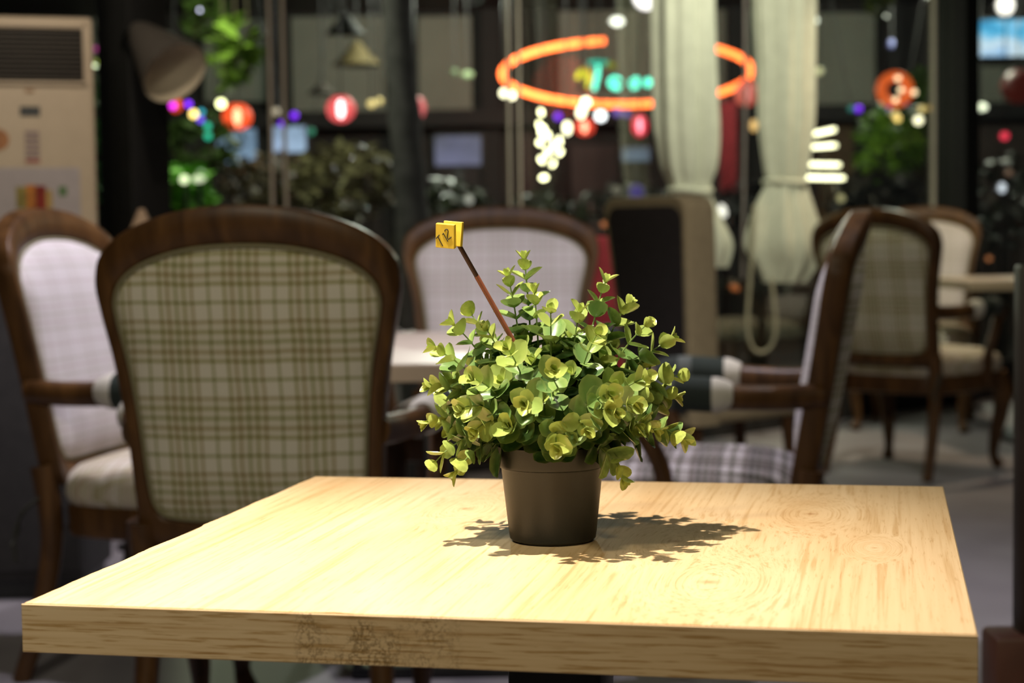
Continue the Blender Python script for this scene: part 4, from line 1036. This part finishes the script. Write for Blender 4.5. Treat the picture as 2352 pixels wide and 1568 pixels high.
for cx, cy, r, ti in [(1891, 303, 25, .20), (1885, 336, 33, .05), (1888, 378, 38, -.03), (1893, 408, 43, -.03)]:
    p = P(cx, cy, Y) - Vector((o0.x, o0.y, -.13))
    g = MB().tube([(r * u * math.cos(i * PI / 16), r * u * .9 * math.sin(i * PI / 16), 0) for i in range(32)], 4.5 * u, 8, closed=True).build('glowing_ring', bmat((1, .95, .60), 7), t, loc=p); g.rotation_euler = (R(3), -ti, 0)
MB().tube([(0, 0, 0), (0, 0, P(1890, 292, Y).z + .13)], .010, 6).build('pole', M_BTRIM, t)

# ------------------------------------------------------------------ dark pendant lamps outside
def pendant(px, py, w, h, Y, m_, label):
    c = P(px, py, Y); u = Y / FPX
    t = thing('pendant_lamp', c, label, 'pendant lamp', group='cone pendant lamps on the terrace')
    MB().lathe([(w * u, 0), (w * u * .55, h * u * .45), (w * u * .22, h * u * .8), (.012, h * u), (.010, h * u - .01), (w * u * .2, h * u * .75), (w * u * .5, h * u * .4), (w * u * .97, .004)], 24, cap0=False, cap1=False).build('shade', m_, t)
    MB().tube([(0, 0, h * u - .01), (0, 0, ROOF_Z - c.z)], .008, 6).build('cord', M_BTRIM, t)
pendant(793, 78, 45, 52, 13.2, M_BTRIM, 'black cone pendant lamp at the top left of the tree trunk')
pendant(820, 150, 56, 58, 14.6, mat('olive_shade', (0.085, 0.062, 0.022), 0.7, noise=0.2), 'olive cone pendant lamp below the black one')
pendant(740, 216, 34, 30, 14.0, mat('brown_shade', (0.03, 0.022, 0.015), 0.7, noise=0.2), 'small brown cone pendant lamp left of the pink lantern')
pendant(590, 85, 30, 36, 13.4, M_BTRIM, 'small black cone pendant lamp left of the window frame')

# ------------------------------------------------------------------ screens
def screen(x0, x1, y0, y1, Y, m_, label, name='television', stand=False):
    a, c = P(x0, y1, Y), P(x1, y0, Y); w, h = (c.x - a.x) / 2, (c.z - a.z) / 2
    o0 = Vector(((a.x + c.x) / 2, Y, (a.z + c.z) / 2))
    t = thing(name, o0, label, 'screen', group='lit screens on the terrace')
    MB().box(-w - .02, w + .02, 0, .06, -h - .02, h + .02, .006).build('casing', M_BTRIM, t)
    MB().box(-w, w, -.004, .004, -h, h).build('display', m_, t, smooth=False)
    if stand: MB().box(-.04, .04, .02, .05, -.13 - o0.z, -h, .004).build('stand', M_BTRIM, t)
    else: MB().box(-.03, .03, .03, .06, h, ROOF_Z - o0.z, .004).build('bracket', M_BTRIM, t)
screen(2240, 2400, 44, 130, 14.0, mat_screen('television_picture', [(.02, .16, .35), (.12, .55, .9), (.75, .9, 1.0), (.35, .6, .95)], 1.5, 2.6), 'television with a blue picture hanging at the top right')
screen(500, 588, 296, 374, 15.5, mat_screen('pale_blue_screen', [(.10, .15, .22), (.22, .33, .48), (.30, .42, .62)], .9, 3), 'pale blue screen behind the left-hand leaves', 'screen', True)
screen(622, 702, 290, 350, 15.5, mat_screen('paler_blue_screen', [(.16, .22, .32), (.34, .46, .66), (.40, .52, .74)], .95, 3), 'pale blue screen below the dim purple bulbs', 'screen', True)
screen(1000, 1104, 312, 380, 16.0, mat_screen('violet_screen', [(.05, .05, .09), (.11, .11, .20), (.14, .14, .26)], .9, 3), 'violet grey screen right of the tree trunk', 'screen', True)
screen(1430, 1492, 338, 370, 16.0, mat_screen('dim_blue_screen', [(.05, .07, .11), (.12, .18, .27), (.16, .23, .33)], .9, 3), 'dim blue screen below the crimson lantern', 'screen', True)
# red banner behind the curtains
a, c = P(1655, 440, 15.0), P(1692, 232, 15.0)
t = thing('red_banner', ((a.x + c.x) / 2, 15.0, -.13), 'tall dark red banner between the two curtains', 'banner')
w = (c.x - a.x) / 2
MB().box(-w, w, -.01, .01, a.z + .13, c.z + .13, .004).build('cloth', mat('dark_red_cloth', (.30, .022, .03), 0.9, noise=0.15), t)
MB().tube([(-w, .02, 0), (-w, .02, c.z + .16)], .015, 6).build('pole', M_BTRIM, t)

# ------------------------------------------------------------------ planting
def leaf_cloud(rng, cen, rad, n, size, shell=0.35):
    mb = MB()
    for _ in range(n):
        d = Vector((rng.gauss(0, 1), rng.gauss(0, 1), rng.gauss(0, 1))).normalized()
        r = lerp(shell, 1.0, rng.random() ** .5)
        c = Vector(cen) + Vector((d.x * rad[0] * r, d.y * rad[1] * r, d.z * rad[2] * r))
        e = Euler((rng.uniform(-.9, .9), rng.uniform(-.9, .9), rng.uniform(0, 6.28))).to_matrix()
        s = size * rng.uniform(.6, 1.3)
        vs = [c + e @ Vector(v) for v in ((0, -s, 0), (s * .42, -s * .2, s * .12), (0, s, -.1 * s), (-s * .42, -s * .2, s * .12), (0, -.1 * s, 0))]
        mb.add(vs, [(0, 1, 4), (1, 2, 4), (2, 3, 4), (3, 0, 4)])
    return mb
def leaf_green(name, col):
    M = mat(name, col, 0.5, noise=0.35, nscale=9)
    return M
def bush(name, px, py, Y, rx, rz_, n, size, col, label, cat='bush', seed=0, hang=False, group='terrace planting'):
    rng = random.Random(seed); c = P(px, py, Y); u = Y / FPX
    if hang:
        t = thing(name, c, label, cat, group=group)
        f = leaf_cloud(rng, (0, 0, 0), (rx * u, .22, rz_ * u), n, size).build('foliage', leaf_green(name + '_leaf', col), t); f['kind'] = 'stuff'
        for k in range(3):
            x = (k - 1) * rx * u * .5; MB().tube(spline([(x * .4, 0, -rz_ * u * .6), (x, .03, 0), (x * .7, 0, ROOF_Z - c.z)], 4), .007, 5).build('stem', M_BRANCH, t)
    else:
        g = Vector((c.x, c.y, -.13)); h = c.z + .13
        t = thing(name, g, label, cat, group=group)
        f = leaf_cloud(rng, (0, 0, h), (rx * u, .35, rz_ * u), n, size).build('foliage', leaf_green(name + '_leaf', col), t); f['kind'] = 'stuff'
        for k in range(4):
            x = (k - 1.5) * rx * u * .3; MB().tube(spline([(x * .2, 0, 0), (x * .6, .03, h * .5), (x * 1.2, 0, h)], 4), [.02 - .0012 * i for i in range(9)], 6).build('stem', M_BRANCH, t)
    return t
M_BRANCH = mat('dark_branch', (0.05, 0.035, 0.02), 0.8, noise=0.3)
bush('leafy_bush', 425, 440, 10.4, 62, 62, 200, .085, (0.15, 0.42, 0.04), 'bright green leafy bush right of the black column', seed=1)
bush('hanging_vine', 540, 130, 10.8, 58, 85, 85, .085, (0.13, 0.21, 0.025), 'yellow-green vine hanging left of the window frame', 'vine', 2, True)
bush('hanging_vine', 470, 40, 11.6, 60, 60, 110, .07, (0.07, 0.12, 0.025), 'dark vine below the lilac white bulb', 'vine', 3, True)
bush('leafy_bush', 470, 330, 12.0, 90, 70, 150, .07, (0.07, 0.12, 0.03), 'dark bush behind the coloured light string', seed=4)
bush('slender_shrub', 232, 330, 8.3, 14, 190, 160, .05, (0.14, 0.40, 0.12), 'narrow shrub glimpsed between air conditioner and black column', 'shrub', 5)
bush('hedge_bush', 620, 430, 12.6, 110, 80, 420, .06, (0.17, 0.14, 0.085), 'brownish hedge bush above the nearest chair back', seed=6)
bush('hedge_bush', 790, 420, 11.2, 130, 95, 480, .06, (0.19, 0.16, 0.09), 'olive hedge bush left of the tree trunk', seed=7)
bush('hedge_bush', 1020, 470, 12.0, 110, 60, 300, .055, (0.08, 0.10, 0.06), 'dark green hedge bush right of the tree trunk', seed=8)
bush('hedge_bush', 1240, 500, 12.0, 120, 60, 300, .055, (0.07, 0.08, 0.05), 'dark hedge bush under the light cluster', seed=9)
bush('hedge_bush', 1440, 470, 12.6, 110, 55, 260, .055, (0.07, 0.075, 0.06), 'dark hedge bush left of the high-backed chair', seed=10)
bush('leafy_bush', 2040, 330, 12.4, 75, 95, 170, .085, (0.22, 0.42, 0.05), 'green leafy bush under the ring lantern', seed=11)
bush('leafy_bush', 2115, 230, 12.6, 36, 80, 90, .075, (0.12, 0.22, 0.05), 'dark green foliage left of the black post', seed=12)
bush('hedge_bush', 2020, 455, 11.8, 120, 60, 300, .06, (0.06, 0.06, 0.06), 'dark hedge bush behind the right-hand chairs', seed=13)
bush('hanging_vine', 2020, 8, 12.2, 32, 26, 30, .07, (0.14, 0.20, 0.03), 'tuft of leaves hanging at the top right', 'vine', 14, True)
bush('hedge_bush', 2300, 470, 12.2, 90, 120, 260, .06, (0.032, 0.040, 0.020), 'dark bush beyond the black post at the far right', seed=15)
bush('hedge_bush', 1740, 470, 12.4, 110, 60, 220, .055, (0.03, 0.03, 0.028), 'dark bush between the two curtains', seed=16)
tp = [P(915, -330, 10.6), P(912, 0, 10.6), P(925, 200, 10.6), P(938, 380, 10.6), P(950, 560, 10.6)]
g = P(958, 700, 10.6); tp.append(Vector((g.x, g.y, -.13)))
t = thing('tree', (g.x, g.y, -.13), 'dark tree trunk standing outside the window behind the plant', 'tree')
tr = spline([p - Vector((g.x, g.y, -.13)) for p in tp], 5)
MB().tube(tr, [.088 + .008 * math.sin(i * 1.7) + .02 * i / len(tr) for i in range(len(tr))], 14).build('trunk', mat('dark_bark', (0.050, 0.042, 0.052), 0.9, noise=0.4, nscale=14, bump=0.8, bscale=60), t)
